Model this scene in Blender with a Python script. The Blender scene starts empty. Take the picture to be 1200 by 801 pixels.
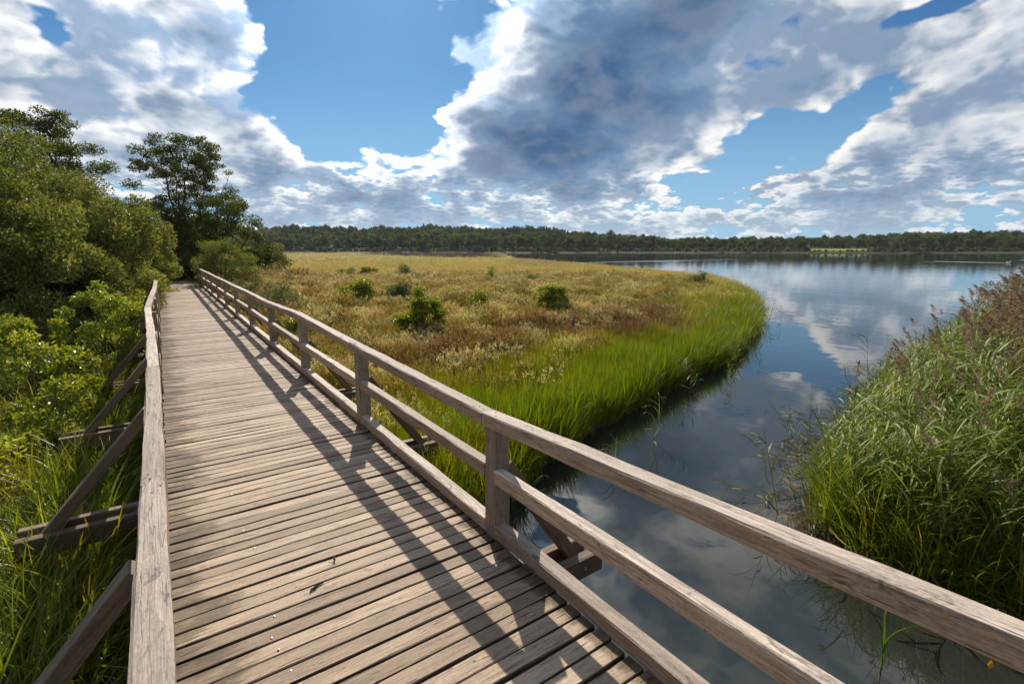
import bpy, bmesh, math, random
import numpy as np
from mathutils import Vector, Matrix, noise as mnoise
random.seed(7); np.random.seed(7)
S = bpy.context.scene
COL = S.collection
R = math.radians

# ------------------------------------------------------------------ camera
YAW, PITCH, FPX, EYE = R(34.89), R(10.60), 585.0, 1.70
cam_d = bpy.data.cameras.new('camera')
cam_d.sensor_width = 36.0
cam_d.lens = 36.0 * FPX / 1200.0
cam_d.clip_start = 0.05
cam_d.clip_end = 6000.0
cam = bpy.data.objects.new('camera', cam_d)
COL.objects.link(cam)
cam.location = (0, 0, EYE)
cam.rotation_euler = (R(90) - PITCH, 0, -YAW)
S.camera = cam

# ------------------------------------------------------------------ sun, sky, exposure
SUN_AZ, SUN_EL = R(22.0), R(33.5)          # azimuth from +Y (along the bridge) towards +X
sd = Vector((math.cos(SUN_EL) * math.sin(SUN_AZ), math.cos(SUN_EL) * math.cos(SUN_AZ), math.sin(SUN_EL)))
sl = bpy.data.lights.new('sun', 'SUN')
sl.energy = 5.0
sl.angle = R(0.5)
sl.color = (1.0, 0.93, 0.82)
so = bpy.data.objects.new('sun', sl)
COL.objects.link(so)
so.rotation_euler = sd.to_track_quat('Z', 'Y').to_euler()
S.view_settings.view_transform = 'Standard'
S.view_settings.look = 'None'
S.view_settings.exposure = 0.18
S.view_settings.gamma = 1.0
S.view_settings.use_curve_mapping = False
S.cycles.max_bounces = 8
S.cycles.transparent_max_bounces = 8
S.cycles.sample_clamp_indirect = 6.0
S.cycles.use_denoising = True
S.render.film_transparent = False


class NT:
    """short-hand for building node trees"""
    def __init__(s, tree):
        s.t = tree
    def n(s, typ, ins=None, **props):
        nd = s.t.nodes.new(typ)
        for k, v in props.items():
            setattr(nd, k, v)
        if ins:
            for k, v in ins.items():
                s.set(nd, k, v)
        return nd
    def set(s, nd, k, v):
        sock = nd.inputs[k]
        if hasattr(v, 'is_output'):
            s.t.links.new(v, sock)
        else:
            sock.default_value = v
    def math(s, op, a, b=None, c=None, clamp=False):
        nd = s.n('ShaderNodeMath', operation=op, use_clamp=clamp)
        for i, v in enumerate((a, b, c)):
            if v is not None:
                s.set(nd, i, v)
        return nd.outputs[0]
    def vmath(s, op, a, b=None, sc=None):
        nd = s.n('ShaderNodeVectorMath', operation=op)
        s.set(nd, 0, a)
        if b is not None:
            s.set(nd, 1, b)
        if sc is not None:
            s.set(nd, 'Scale', sc)
        return nd.outputs[1] if op in ('LENGTH', 'DOT_PRODUCT') else nd.outputs[0]
    def mr(s, v, a, b, c=0.0, d=1.0, interp='SMOOTHSTEP'):
        nd = s.n('ShaderNodeMapRange', interpolation_type=interp)
        for i, x in enumerate((v, a, b, c, d)):
            s.set(nd, i, x)
        return nd.outputs[0]
    def mix(s, f, a, b, mode='MIX'):
        nd = s.n('ShaderNodeMix', data_type='RGBA', blend_type=mode)
        s.set(nd, 0, f); s.set(nd, 6, a); s.set(nd, 7, b)
        return nd.outputs[2]
    def noise(s, vec, scale, detail=4.0, rough=0.55, dist=0.0, out='Fac', lac=2.0):
        nd = s.n('ShaderNodeTexNoise', {'Scale': scale, 'Detail': detail, 'Roughness': rough, 'Distortion': dist, 'Lacunarity': lac})
        if vec is not None:
            s.set(nd, 'Vector', vec)
        return nd.outputs[out]
    def ramp(s, f, stops):
        nd = s.n('ShaderNodeValToRGB')
        e = nd.color_ramp.elements
        while len(e) < len(stops):
            e.new(0.5)
        for i, (p_, c_) in enumerate(stops):
            e[i].position = p_
            e[i].color = (*c_, 1.0) if len(c_) == 3 else c_
        s.set(nd, 0, f)
        return nd.outputs[0]


def rgb(c):
    """sRGB 0..255 -> linear rgba"""
    o = []
    for v in c:
        v /= 255.0
        o.append(v / 12.92 if v <= 0.04045 else ((v + 0.055) / 1.055) ** 2.4)
    return (*o, 1.0)


def make_world():
    w = bpy.data.worlds.new('World')
    S.world = w
    w.use_nodes = True
    t = w.node_tree
    t.nodes.clear()
    g = NT(t)
    STR = 0.1
    sky = g.n('ShaderNodeTexSky', sky_type='NISHITA', sun_disc=False, sun_elevation=SUN_EL, sun_rotation=SUN_AZ,
              altitude=200.0, air_density=1.0, dust_density=0.35, ozone_density=2.2)
    d = g.n('ShaderNodeTexCoord').outputs['Generated']
    sp = g.n('ShaderNodeSeparateXYZ', {0: d})
    x, y, z = sp.outputs
    zc = g.math('MAXIMUM', z, 0.0)
    az = g.math('MULTIPLY', g.math('ARCTAN2', x, y), 180 / math.pi)
    el = g.math('MULTIPLY', g.math('ARCSINE', z), 180 / math.pi)
    P = g.n('ShaderNodeCombineXYZ', {0: az, 1: el}).outputs[0]
    # cloud-layer coordinates: a layer overhead, squeezed towards the horizon
    inv = g.math('DIVIDE', 1.0, g.math('ADD', zc, 0.55))
    q = g.n('ShaderNodeCombineXYZ', {0: g.math('MULTIPLY', x, inv), 1: g.math('MULTIPLY', y, inv),
                                     2: g.math('MULTIPLY', zc, 1.1)}).outputs[0]
    wn = g.noise(q, 2.6, 5.0, 0.55, out='Color')
    warp = g.vmath('SUBTRACT', wn, (0.5, 0.5, 0.5))
    P = g.vmath('ADD', P, g.vmath('MULTIPLY', warp, (13.0, 8.0, 0.0)))
    qw = g.vmath('ADD', q, g.vmath('SCALE', warp, sc=0.16))
    qs = g.vmath('ADD', qw, (0.008, 0.020, 0.062))               # a step towards the sun

    def field(v, det):
        nz = g.noise(v, 2.7, det, 0.545)
        vo = g.n('ShaderNodeTexVoronoi', {'Vector': v, 'Scale': 6.5, 'Detail': 2.0, 'Roughness': 0.5, 'Lacunarity': 2.4},
                 feature='F1', normalize=True).outputs['Distance']
        return g.math('MULTIPLY_ADD', vo, -0.80, g.math('ADD', nz, 0.27))
    n1 = field(qw, 10.0)
    n2 = field(qs, 6.0)
    # large cloud banks and blue openings, by azimuth / elevation in degrees
    blobs = [(-3.7, 16.5, 15.5, 7.0, 0, 0.85), (6.5, 18.6, 4.8, 5.0, 0, 0.35), (-2.9, 8.0, 15.0, 6.0, 0, 0.65),
             (8.5, 8.2, 9.0, 4.6, 15, 0.65), (-6.5, 16.5, 1.2, 1.1, 0, -0.8), (17.6, 16.4, 8.2, 8.0, 0, -1.45), (15.5, 14.0, 4.0, 4.0, 0, -0.5),
             (27.0, 12.6, 4.8, 4.6, 0, -1.05), (24.0, 6.0, 18.0, 3.8, 0, 0.52), (46.0, 19.8, 19.6, 13.6, 0, 1.95),
             (41.0, 10.6, 10.0, 6.3, 0, 1.0), (62.8, 15.1, 13.4, 4.6, -25, 1.0), (74.4, 15.4, 5.9, 2.7, 0, 0.6),
             (60.5, 10.4, 9.0, 3.6, -20, -1.45), (73.0, 9.0, 11.0, 5.0, -15, 0.85), (72.0, 19.1, 6.2, 1.3, 0, -0.9),
             (54.7, 6.4, 5.0, 2.0, 0, -0.55), (48.9, 2.6, 51.0, 2.3, 0, 0.20), (68.9, 4.6, 14.3, 2.6, 0, 0.45),
             (52.0, 37.0, 30.0, 14.0, 0, 1.2), (39.0, 28.5, 7.0, 3.6, 0, -0.95), (57.7, 29.5, 6.0, 3.0, 0, -0.75), (46.0, 23.0, 3.5, 2.0, 0, -0.9), (59.0, 17.5, 5.0, 1.6, 0, -0.5)]
    acc = None
    for (a0, e0, ra, re, rot, amp) in blobs:
        m = g.n('ShaderNodeMapping', vector_type='TEXTURE')
        g.set(m, 0, P)
        g.set(m, 1, (a0, e0, 0)); g.set(m, 2, (0, 0, R(-rot))); g.set(m, 3, (ra * 1.25, re * 1.25, 1))
        b = g.n('ShaderNodeTexGradient', {0: m.outputs[0]}, gradient_type='SPHERICAL').outputs['Fac']
        acc = g.math('MULTIPLY_ADD', b, amp, acc if acc is not None else -0.12)
    K = 2.9
    # long flat-bottomed rows of cloud stacked towards the horizon
    Pl = g.n('ShaderNodeCombineXYZ', {0: g.math('MULTIPLY', az, 0.075), 1: g.math('MULTIPLY', el, 0.21)}).outputs[0]
    Pl = g.vmath('ADD', Pl, g.vmath('SCALE', warp, sc=0.30))
    nl = field(Pl, 7.0)
    nl2 = field(g.vmath('ADD', Pl, (0.0, 0.10, 0.0)), 5.0)
    win = g.mr(el, 5.0, 10.5, 1.0, 0.0)
    acc = g.math('ADD', acc, g.math('MULTIPLY', g.math('SUBTRACT', nl, 0.44), g.math('MULTIPLY', win, 3.2)))
    n1 = g.math('SUBTRACT', n1, g.math('MULTIPLY', win, g.math('MULTIPLY', g.math('SUBTRACT', n1, 0.5), 0.55)))
    D = g.math('MULTIPLY_ADD', g.math('SUBTRACT', n1, 0.5), K, acc)
    fine = g.noise(qw, 9.0, 5.0, 0.6)
    D = g.math('MULTIPLY_ADD', g.math('SUBTRACT', fine, 0.5), 0.38, D)
    mask = g.mr(D, -0.02, 0.24)
    soft = g.noise(q, 2.2, 4.0, 0.5, 0.3)
    thick = g.mr(g.math('ADD', D, g.math('MULTIPLY', g.math('SUBTRACT', soft, 0.5), 1.2)), 0.02, 2.3, 0.0, 1.0, 'LINEAR')
    dl = g.math('ADD', g.math('SUBTRACT', n1, n2), g.math('MULTIPLY', g.math('MULTIPLY', g.math('SUBTRACT', nl, nl2), win), 1.0))
    lit = g.mr(g.math('ADD', dl, g.math('MULTIPLY', g.math('SUBTRACT', fine, 0.5), 0.07)), -0.11, 0.10, 0.0, 1.0, 'SMOOTHSTEP')
    core = g.ramp(thick, [(0.0, rgb((253, 253, 253))[:3]), (0.10, rgb((232, 236, 241))[:3]), (0.26, rgb((160, 181, 205))[:3]),
                          (0.42, rgb((104, 138, 174))[:3]), (0.74, rgb((58, 96, 138))[:3])])
    lw = g.math('MULTIPLY', g.mr(thick, 0.12, 0.50, 1.0, 0.14), 0.85)
    emb = g.mix(lit, rgb((108, 136, 168)), rgb((255, 253, 249)))
    cl = g.mix(lw, core, emb)
    # thin cloud near the sun glows
    sdot = g.vmath('DOT_PRODUCT', d, tuple(sd))
    glow = g.math('MULTIPLY', g.math('POWER', g.math('MAXIMUM', sdot, 0.0), 15.0), g.mr(thick, 0.03, 0.45, 2.4, 0.05))
    cl = g.vmath('SCALE', cl, sc=g.math('ADD', 0.90, glow))
    # air between us and the low clouds
    low = g.mr(el, 0.0, 10.0, 0.42, 0.0)
    cl = g.mix(low, cl, rgb((186, 207, 222)))
    skyc = g.mix(1.0, sky.outputs[0], (0.25, 0.48, 0.66, 1.0), 'MULTIPLY')
    skyc = g.mix(g.mr(el, 0.0, 20.0, 0.85, 0.0), skyc, (*[v / STR for v in rgb((146, 188, 218))[:3]], 1.0))
    cl10 = g.vmath('SCALE', cl, sc=1.0 / STR)
    col = g.mix(mask, skyc, cl10)
    bg = g.n('ShaderNodeBackground', {0: col, 1: STR})
    o = g.n('ShaderNodeOutputWorld', {0: bg.outputs[0]})
    w.cycles.sampling_method = 'MANUAL'
    w.cycles.sample_map_resolution = 512


make_world()


# ------------------------------------------------------------------ small helpers
def px_dir(x, y):
    """azimuth (radians from +Y) and slope of a line of sight: used for the measured bearings of far things"""
    fh = Vector((math.sin(YAW), math.cos(YAW), 0)); rt = Vector((math.cos(YAW), -math.sin(YAW), 0)); up = Vector((0, 0, 1))
    d = fh * math.cos(PITCH) - up * math.sin(PITCH) + rt * ((x - 600) / FPX) - (fh * math.sin(PITCH) + up * math.cos(PITCH)) * ((y - 400.5) / FPX)
    return math.atan2(d.x, d.y), d.z / math.hypot(d.x, d.y)


def props(o, label=None, cat=None, group=None, kind=None):
    for k, v in (('label', label), ('category', cat), ('group', group), ('kind', kind)):
        if v:
            o[k] = v
    return o


def link(name, data, parent=None, loc=(0, 0, 0)):
    o = bpy.data.objects.new(name, data)
    COL.objects.link(o)
    o.location = loc
    if parent is not None:
        o.parent = parent
    return o


def empty(name, loc, label, cat, group=None):
    o = link(name, None, None, loc)
    o.empty_display_size = 0.2
    return props(o, label, cat, group)


def np_mesh(name, V, Q, mats, attrs=None, smooth=False, mi=None):
    """mesh from a vertex array and a list of (n,3) / (n,4) face arrays"""
    me = bpy.data.meshes.new(name)
    V = np.asarray(V, np.float32)
    if not isinstance(Q, (list, tuple)):
        Q = [Q]
    Q = [np.asarray(q, np.int32) for q in Q if len(q)]
    me.vertices.add(len(V))
    me.vertices.foreach_set('co', V.ravel())
    nl = sum(q.size for q in Q); nf = sum(len(q) for q in Q)
    me.loops.add(nl)
    me.loops.foreach_set('vertex_index', np.concatenate([q.ravel() for q in Q]))
    me.polygons.add(nf)
    tot = np.concatenate([np.full(len(q), q.shape[1], np.int32) for q in Q])
    me.polygons.foreach_set('loop_start', np.concatenate([[0], np.cumsum(tot)[:-1]]).astype(np.int32))
    me.polygons.foreach_set('loop_total', tot)
    me.polygons.foreach_set('use_smooth', np.full(nf, bool(smooth)))
    for m in mats:
        me.materials.append(m)
    if mi is not None:
        me.polygons.foreach_set('material_index', np.asarray(mi, np.int32))
    for k, a in (attrs or {}).items():
        a = np.asarray(a, np.float32)
        if a.ndim == 1:
            at = me.attributes.new(k, 'FLOAT', 'POINT'); at.data.foreach_set('value', a)
        else:
            at = me.attributes.new(k, 'FLOAT_VECTOR', 'POINT'); at.data.foreach_set('vector', a.ravel())
    me.update(calc_edges=True)
    me.validate()
    return me


class Geo:
    """collects arrays of verts / faces with a tint per vertex"""
    def __init__(s):
        s.V, s.Q3, s.Q4, s.T, s.n = [], [], [], [], 0
    def add(s, V, q3=None, q4=None, tint=0.5):
        V = np.asarray(V, float).reshape(-1, 3)
        s.V.append(V)
        if q3 is not None and len(q3): s.Q3.append(np.asarray(q3) + s.n)
        if q4 is not None and len(q4): s.Q4.append(np.asarray(q4) + s.n)
        s.T.append(np.broadcast_to(np.asarray(tint, float), (len(V),)).copy())
        s.n += len(V)
    def mesh(s, name, mats, smooth=False, extra=None):
        Q = []
        if s.Q3: Q.append(np.concatenate(s.Q3))
        if s.Q4: Q.append(np.concatenate(s.Q4))
        at = {'tint': np.concatenate(s.T)}
        if extra: at.update(extra)
        return np_mesh(name, np.concatenate(s.V), Q, mats, at, smooth)
    def tube(s, pts, rad, sides=6, tint=0.5):
        pts = np.asarray(pts, float); n = len(pts)
        rad = np.broadcast_to(np.asarray(rad, float), (n,))
        tg = np.gradient(pts, axis=0); tg /= np.linalg.norm(tg, axis=1)[:, None] + 1e-9
        ref = np.array([0.3, 0.9, 0.1]); a = np.cross(tg, ref); a /= np.linalg.norm(a, axis=1)[:, None] + 1e-9
        b = np.cross(tg, a)
        th = np.arange(sides) * 2 * math.pi / sides
        V = pts[:, None, :] + rad[:, None, None] * (a[:, None, :] * np.cos(th)[None, :, None] + b[:, None, :] * np.sin(th)[None, :, None])
        i = np.arange(n - 1)[:, None] * sides; j = np.arange(sides)[None, :]; k = (np.arange(sides)[None, :] + 1) % sides
        q = np.stack([i + j, i + k, i + sides + k, i + sides + j], -1).reshape(-1, 4)
        s.add(V.reshape(-1, 3), None, q, tint)
    def leaves(s, C, A, L, W, rng, tint=None, fold=0.18):
        """folded four-point leaves: centres C, unit axes A, lengths L, widths W"""
        n = len(C)
        L = np.broadcast_to(L, (n,))[:, None]; W = np.broadcast_to(W, (n,))[:, None]
        r = rng.normal(size=(n, 3)); r[:, 2] += 0.9                       # leaves lean their faces up
        sdv = np.cross(A, r); sdv /= np.linalg.norm(sdv, axis=1)[:, None] + 1e-9
        nn = np.cross(sdv, A)
        b = C - A * L * 0.5; t = C + A * L * 0.5 - nn * L * 0.12
        m = C - A * L * 0.06
        V = np.stack([b, m + sdv * W * .5 + nn * W * fold, t, m - sdv * W * .5 + nn * W * fold], 1).reshape(-1, 3)
        q = np.arange(n * 4).reshape(n, 4)
        tt = rng.random(n) if tint is None else np.broadcast_to(tint, (n,))
        s.add(V, None, q, np.repeat(tt, 4))


def unit(v):
    return v / (np.linalg.norm(v, axis=-1, keepdims=True) + 1e-9)


def sd_poly(P, poly):
    """signed distance (positive inside) of points P (n,2) to a polygon"""
    poly = np.asarray(poly, float); n = len(poly)
    dmin = np.full(len(P), 1e18); ins = np.zeros(len(P), bool)
    for i in range(n):
        a = poly[i]; b = poly[(i + 1) % n]; e = b - a; w = P - a
        t = np.clip((w @ e) / (e @ e), 0, 1)
        dd = w - t[:, None] * e
        dmin = np.minimum(dmin, (dd ** 2).sum(1))
        c = (a[1] > P[:, 1]) != (b[1] > P[:, 1])
        with np.errstate(divide='ignore', invalid='ignore'):
            xi = a[0] + (P[:, 1] - a[1]) * e[0] / (e[1] if e[1] != 0 else 1e-12)
        ins ^= c & (P[:, 0] < xi)
    d = np.sqrt(dmin)
    return np.where(ins, d, -d)


def sstep(a, b, x):
    t = np.clip((x - a) / (b - a), 0, 1)
    return t * t * (3 - 2 * t)


_gr = np.random.default_rng(11)
_ft = [(_gr.normal(size=2), _gr.random() * 6.28) for _ in range(60)]


def wav(x, y, wl, k=0, n=6):
    """smooth pseudo-noise in about -1..1 with wavelength wl"""
    o = 0
    for i in range(n):
        dv, ph = _ft[(k * 7 + i) % 60]
        o = o + np.sin((x * dv[0] + y * dv[1]) * 6.28 / wl + ph + 1.7 * i)
    return o / (n * 0.6)


# ------------------------------------------------------------------ materials
def new_mat(name):
    m = bpy.data.materials.new(name)
    m.use_nodes = True
    m.node_tree.nodes.clear()
    return m, NT(m.node_tree)


def finish(g, shader):
    g.n('ShaderNodeOutputMaterial', {0: shader})


def wood_mat(name, dark, light, stain_gap_shade=None, blot=0.5, moss=0.0, contrast=1.5, bleach=None, lichen=0.0):
    m, g = new_mat(name)
    tc = g.n('ShaderNodeTexCoord')
    oi = g.n('ShaderNodeObjectInfo')
    rnd = oi.outputs['Random']
    off = g.n('ShaderNodeCombineXYZ', {0: g.math('MULTIPLY', rnd, 37.0), 1: g.math('MULTIPLY', rnd, 91.0), 2: g.math('MULTIPLY', rnd, 13.0)}).outputs[0]
    p = g.vmath('ADD', tc.outputs['Object'], off)
    grain = g.vmath('MULTIPLY', p, (3.0, 70.0, 70.0))
    g1 = g.noise(grain, 1.0, 6.0, 0.65, 0.6)
    fib = g.noise(g.vmath('MULTIPLY', p, (9.0, 260.0, 260.0)), 1.0, 3.0, 0.6)
    big = g.noise(g.vmath('MULTIPLY', p, (2.2, 9.0, 9.0)), 1.0, 5.0, 0.6, 0.4)
    f = g.math('MULTIPLY_ADD', g.math('SUBTRACT', g1, 0.5), contrast, g.math('MULTIPLY_ADD', g.math('SUBTRACT', big, 0.5), 1.2, 0.5))
    spk = g.noise(g.vmath('MULTIPLY', p, (60.0, 190.0, 190.0)), 1.0, 3.0, 0.7)
    f = g.math('ADD', f, g.math('MULTIPLY', g.math('SUBTRACT', fib, 0.5), 0.8))
    f = g.math('ADD', f, g.math('MULTIPLY', g.math('SUBTRACT', spk, 0.5), 1.1), clamp=True)
    col = g.mix(f, dark, light)
    if bleach:
        # rain and sun have bleached the upper faces; the flanks stay brown
        nz = g.n('ShaderNodeSeparateXYZ', {0: g.n('ShaderNodeNewGeometry').outputs['True Normal']}).outputs[2]
        side = g.mr(nz, 0.35, 0.8, 1.0, 0.0)
        col = g.mix(side, col, g.mix(1.0, col, bleach, 'MULTIPLY'))
    if stain_gap_shade:
        # side faces painted near black, as shade in the gaps between planks
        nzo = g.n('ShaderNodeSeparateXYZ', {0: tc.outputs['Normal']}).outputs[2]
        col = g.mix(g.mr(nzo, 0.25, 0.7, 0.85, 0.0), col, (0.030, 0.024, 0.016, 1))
    # each piece a little different
    tone = g.mr(rnd, 0, 1, 0.70, 1.20, 'LINEAR')
    col = g.mix(1.0, col, g.n('ShaderNodeCombineColor', {0: tone, 1: g.math('POWER', tone, 1.08), 2: g.math('POWER', tone, 1.15)}).outputs[0], 'MULTIPLY')
    # knots and dark weather blots
    kn = g.noise(g.vmath('MULTIPLY', p, (5.0, 16.0, 16.0)), 1.0, 4.0, 0.7, 1.2)
    km = g.mr(kn, 0.57, 0.70)
    col = g.mix(g.math('MULTIPLY', km, blot), col, (0.055, 0.045, 0.036, 1))
    # drying cracks along the grain
    ck = g.noise(g.vmath('MULTIPLY', p, (2.0, 48.0, 48.0)), 1.0, 2.0, 0.5, 0.3)
    cm = g.mr(g.math('ABSOLUTE', g.math('SUBTRACT', ck, 0.5)), 0.0, 0.018, 1.0, 0.0)
    cm = g.math('MULTIPLY', cm, g.mr(big, 0.45, 0.6))
    col = g.mix(g.math('MULTIPLY', cm, 0.7), col, (0.04, 0.032, 0.026, 1))
    if lichen:
        lc = g.n('ShaderNodeTexVoronoi', {'Vector': p, 'Scale': 46.0}, feature='F1').outputs['Distance']
        lm = g.math('MULTIPLY', g.mr(lc, 0.10, 0.24, 1.0, 0.0), g.mr(g.noise(p, 7.0, 3.0, 0.6), 0.52, 0.62))
        col = g.mix(g.math('MULTIPLY', lm, lichen), col, (0.42, 0.42, 0.33, 1))
    if moss:
        mo = g.mr(g.noise(p, 14.0, 5.0, 0.7), 0.5, 0.7)
        col = g.mix(g.math('MULTIPLY', mo, moss), col, (0.11, 0.10, 0.03, 1))
    if stain_gap_shade:
        # algae and trodden dirt where nobody walks, ragged towards the middle
        sx = g.n('ShaderNodeSeparateXYZ', {0: tc.outputs['Object']}).outputs[0]
        nn = g.noise(g.vmath('MULTIPLY', p, (7.0, 12.0, 12.0)), 1.0, 5.0, 0.7)
        r2 = g.math('FRACT', g.math('MULTIPLY', rnd, 71.3))
        e = g.math('ADD', g.math('MULTIPLY_ADD', g.math('SUBTRACT', nn, 0.5), 0.40, sx), g.math('MULTIPLY', g.math('SUBTRACT', r2, 0.5), 0.22))
        e = g.math('MULTIPLY_ADD', g.math('SUBTRACT', g1, 0.5), 0.35, e)
        l1 = g.mr(e, stain_gap_shade[0] - 0.05, stain_gap_shade[0] + 0.06, 1.0, 0.0)
        e2 = g.math('MULTIPLY_ADD', g.math('SUBTRACT', nn, 0.5), 0.20, sx)
        l2 = g.mr(e2, stain_gap_shade[1] - 0.02, stain_gap_shade[1] + 0.03, 0.0, 1.0)
        sm = g.math('MULTIPLY', g.math('MAXIMUM', l1, l2), g.mr(nn, 0.30, 0.60, 0.6, 1.0))
        col = g.mix(sm, col, g.mix(1.0, col, (0.34, 0.33, 0.27, 1), 'MULTIPLY'))
    bh = g.math('ADD', g.math('MULTIPLY', g1, 0.6), g.math('SUBTRACT', g.math('MULTIPLY', fib, 0.35), g.math('MULTIPLY', cm, 0.8)))
    bp = g.n('ShaderNodeBump', {'Strength': 0.8, 'Distance': 0.006, 'Height': bh}).outputs[0]
    b = g.n('ShaderNodeBsdfPrincipled', {'Base Color': col, 'Roughness': g.mr(f, 0, 1, 0.66, 0.82, 'LINEAR'), 'Normal': bp, 'Specular IOR Level': 0.35})
    finish(g, b.outputs[0])
    return m


def leaf_mat(name, stops, trans=0.42, rough=0.45, spec=0.4, tint_obj=0.10):
    """foliage: colour by the tint stored on each leaf; light also comes through the leaf"""
    m, g = new_mat(name)
    t = g.n('ShaderNodeAttribute', attribute_name='tint').outputs['Fac']
    col = g.ramp(t, stops)
    rnd = g.n('ShaderNodeObjectInfo').outputs['Random']
    hs = g.n('ShaderNodeHueSaturation', {'Color': col, 'Hue': g.mr(rnd, 0, 1, 0.5 - tint_obj * .07, 0.5 + tint_obj * .07, 'LINEAR'),
                                         'Value': g.mr(rnd, 0, 1, 1 - tint_obj, 1 + tint_obj, 'LINEAR')})
    c = hs.outputs[0]
    b = g.n('ShaderNodeBsdfPrincipled', {'Base Color': c, 'Roughness': rough, 'Specular IOR Level': spec})
    tcol = g.mix(1.0, c, (1.25, 1.15, 0.55, 1), 'MULTIPLY')
    tr = g.n('ShaderNodeBsdfTranslucent', {'Color': tcol})
    finish(g, g.n('ShaderNodeMixShader', {0: trans, 1: b.outputs[0], 2: tr.outputs[0]}).outputs[0])
    return m


def blade_mat(name, trans=0.45, rough=0.5, spec=0.35, pale=False):
    """grass: colour 'hue' of each scattered tuft, 'hueb' for its seed heads (tint > 1), a lighter dry tip"""
    m, g = new_mat(name)
    hue = g.n('ShaderNodeAttribute', attribute_name='hue', attribute_type='INSTANCER').outputs['Vector']
    hb = g.n('ShaderNodeAttribute', attribute_name='hueb', attribute_type='INSTANCER').outputs['Vector']
    t = g.n('ShaderNodeAttribute', attribute_name='tint').outputs['Fac']
    k = g.math('GREATER_THAN', t, 1.5)
    f = g.math('FRACT', t)
    c = g.mix(k, hue, hb)
    c = g.mix(1.0, c, g.n('ShaderNodeCombineColor', {0: g.mr(f, 0, 1, 0.65, 1.4, 'LINEAR'), 1: g.mr(f, 0, 1, 0.72, 1.25, 'LINEAR'), 2: g.mr(f, 0, 1, 0.7, 1.3, 'LINEAR')}).outputs[0], 'MULTIPLY')
    if pale:                                   # some leaves whitened: a sheen painted into the colour
        c = g.mix(g.math('MULTIPLY', g.mr(f, 0.74, 0.80, 0.0, 0.55), g.math('SUBTRACT', 1.0, k)), c, (0.36, 0.38, 0.19, 1))
    b = g.n('ShaderNodeBsdfPrincipled', {'Base Color': c, 'Roughness': rough, 'Specular IOR Level': spec})
    tcol = g.mix(1.0, c, (1.25, 1.15, 0.6, 1), 'MULTIPLY')
    tr = g.n('ShaderNodeBsdfTranslucent', {'Color': tcol})
    finish(g, g.n('ShaderNodeMixShader', {0: trans, 1: b.outputs[0], 2: tr.outputs[0]}).outputs[0])
    return m


def plain_mat(name, col, rough=0.7, spec=0.4, metal=0.0, var=0.25, scale=8.0, bump=0.0):
    m, g = new_mat(name)
    p = g.n('ShaderNodeTexCoord').outputs['Object']
    nz = g.noise(p, scale, 5.0, 0.6)
    c = g.mix(g.mr(nz, 0.3, 0.7), tuple(v * (1 - var) for v in col[:3]) + (1,), tuple(min(1, v * (1 + var)) for v in col[:3]) + (1,))
    ins = {'Base Color': c, 'Roughness': rough, 'Specular IOR Level': spec, 'Metallic': metal}
    if bump:
        ins['Normal'] = g.n('ShaderNodeBump', {'Strength': 0.6, 'Distance': bump, 'Height': nz}).outputs[0]
    finish(g, g.n('ShaderNodeBsdfPrincipled', ins).outputs[0])
    return m


M_PLANK = wood_mat('plank_wood', (0.235, 0.165, 0.107, 1), (0.70, 0.525, 0.365, 1), stain_gap_shade=(-0.62, 0.715), blot=0.35, contrast=1.0)
M_RAIL = wood_mat('rail_wood', (0.235, 0.175, 0.13, 1), (0.82, 0.675, 0.55, 1), blot=0.8, contrast=1.5, bleach=(0.80, 0.68, 0.57, 1), lichen=0.5)
M_POST = wood_mat('post_wood', (0.20, 0.148, 0.095, 1), (0.55, 0.43, 0.295, 1), blot=0.5, moss=0.55, lichen=0.4)
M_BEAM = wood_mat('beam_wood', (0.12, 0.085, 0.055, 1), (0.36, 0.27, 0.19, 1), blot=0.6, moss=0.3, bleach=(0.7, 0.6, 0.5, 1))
M_SCREW = plain_mat('screw_steel', (0.45, 0.44, 0.42), 0.45, 0.5, 0.8, 0.15)
M_NAIL = plain_mat('rusty_nail', (0.09, 0.055, 0.04), 0.6, 0.4, 0.5, 0.3)
M_BARK = plain_mat('bark', (0.10, 0.08, 0.06), 0.9, 0.2, 0, 0.4, 12, 0.02)

# ------------------------------------------------------------------ ground, water
WATER = -1.10
NORTH = [(3.1, 4.45), (2.4, 4.15), (1.4, 3.5), (0.4, 2.5), (-0.6, 1.1), (-2.0, 0.3), (-6, -0.6), (-40, -3), (-160, -5), (-160, 300),
         (-100, 262), (0, 262), (40, 245), (62, 236), (92, 227), (121, 190), (100, 150), (76, 111), (64.4, 92.3), (58.8, 73.2), (52, 53), (46, 38.5),
         (41.6, 27.8), (36.5, 22.2), (30.5, 17.85), (23.6, 12.9), (17.1, 9.42), (14.0, 7.9), (11.3, 6.91), (9.25, 6.5), (7.38, 5.95), (4.82, 5.25)]
SOUTH = [(5.25, 0.51), (5.0, 1.18), (5.2, 1.63), (5.42, 2.05), (5.85, 2.22), (6.7, 2.34), (7.9, 2.6), (10.2, 3.15), (12.2, 3.4), (14.3, 3.6),
         (18, 3.9), (26, 4.4), (45, 5), (80, 2), (120, -20), (200, -60), (400, -300), (-160, -300), (-160, -14), (-6, -9), (-1, -7), (3, -4), (4.6, -2)]
PATHX = 0.68


def far_shore(az):
    """distance of the far lakeshore by bearing"""
    c = np.cos(np.clip(az - YAW, -1.25, 1.25))
    return 322.0 / np.maximum(c, 0.34) + 9 * np.sin(az * 9.0) + 5 * np.sin(az * 23 + 1)


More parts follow.
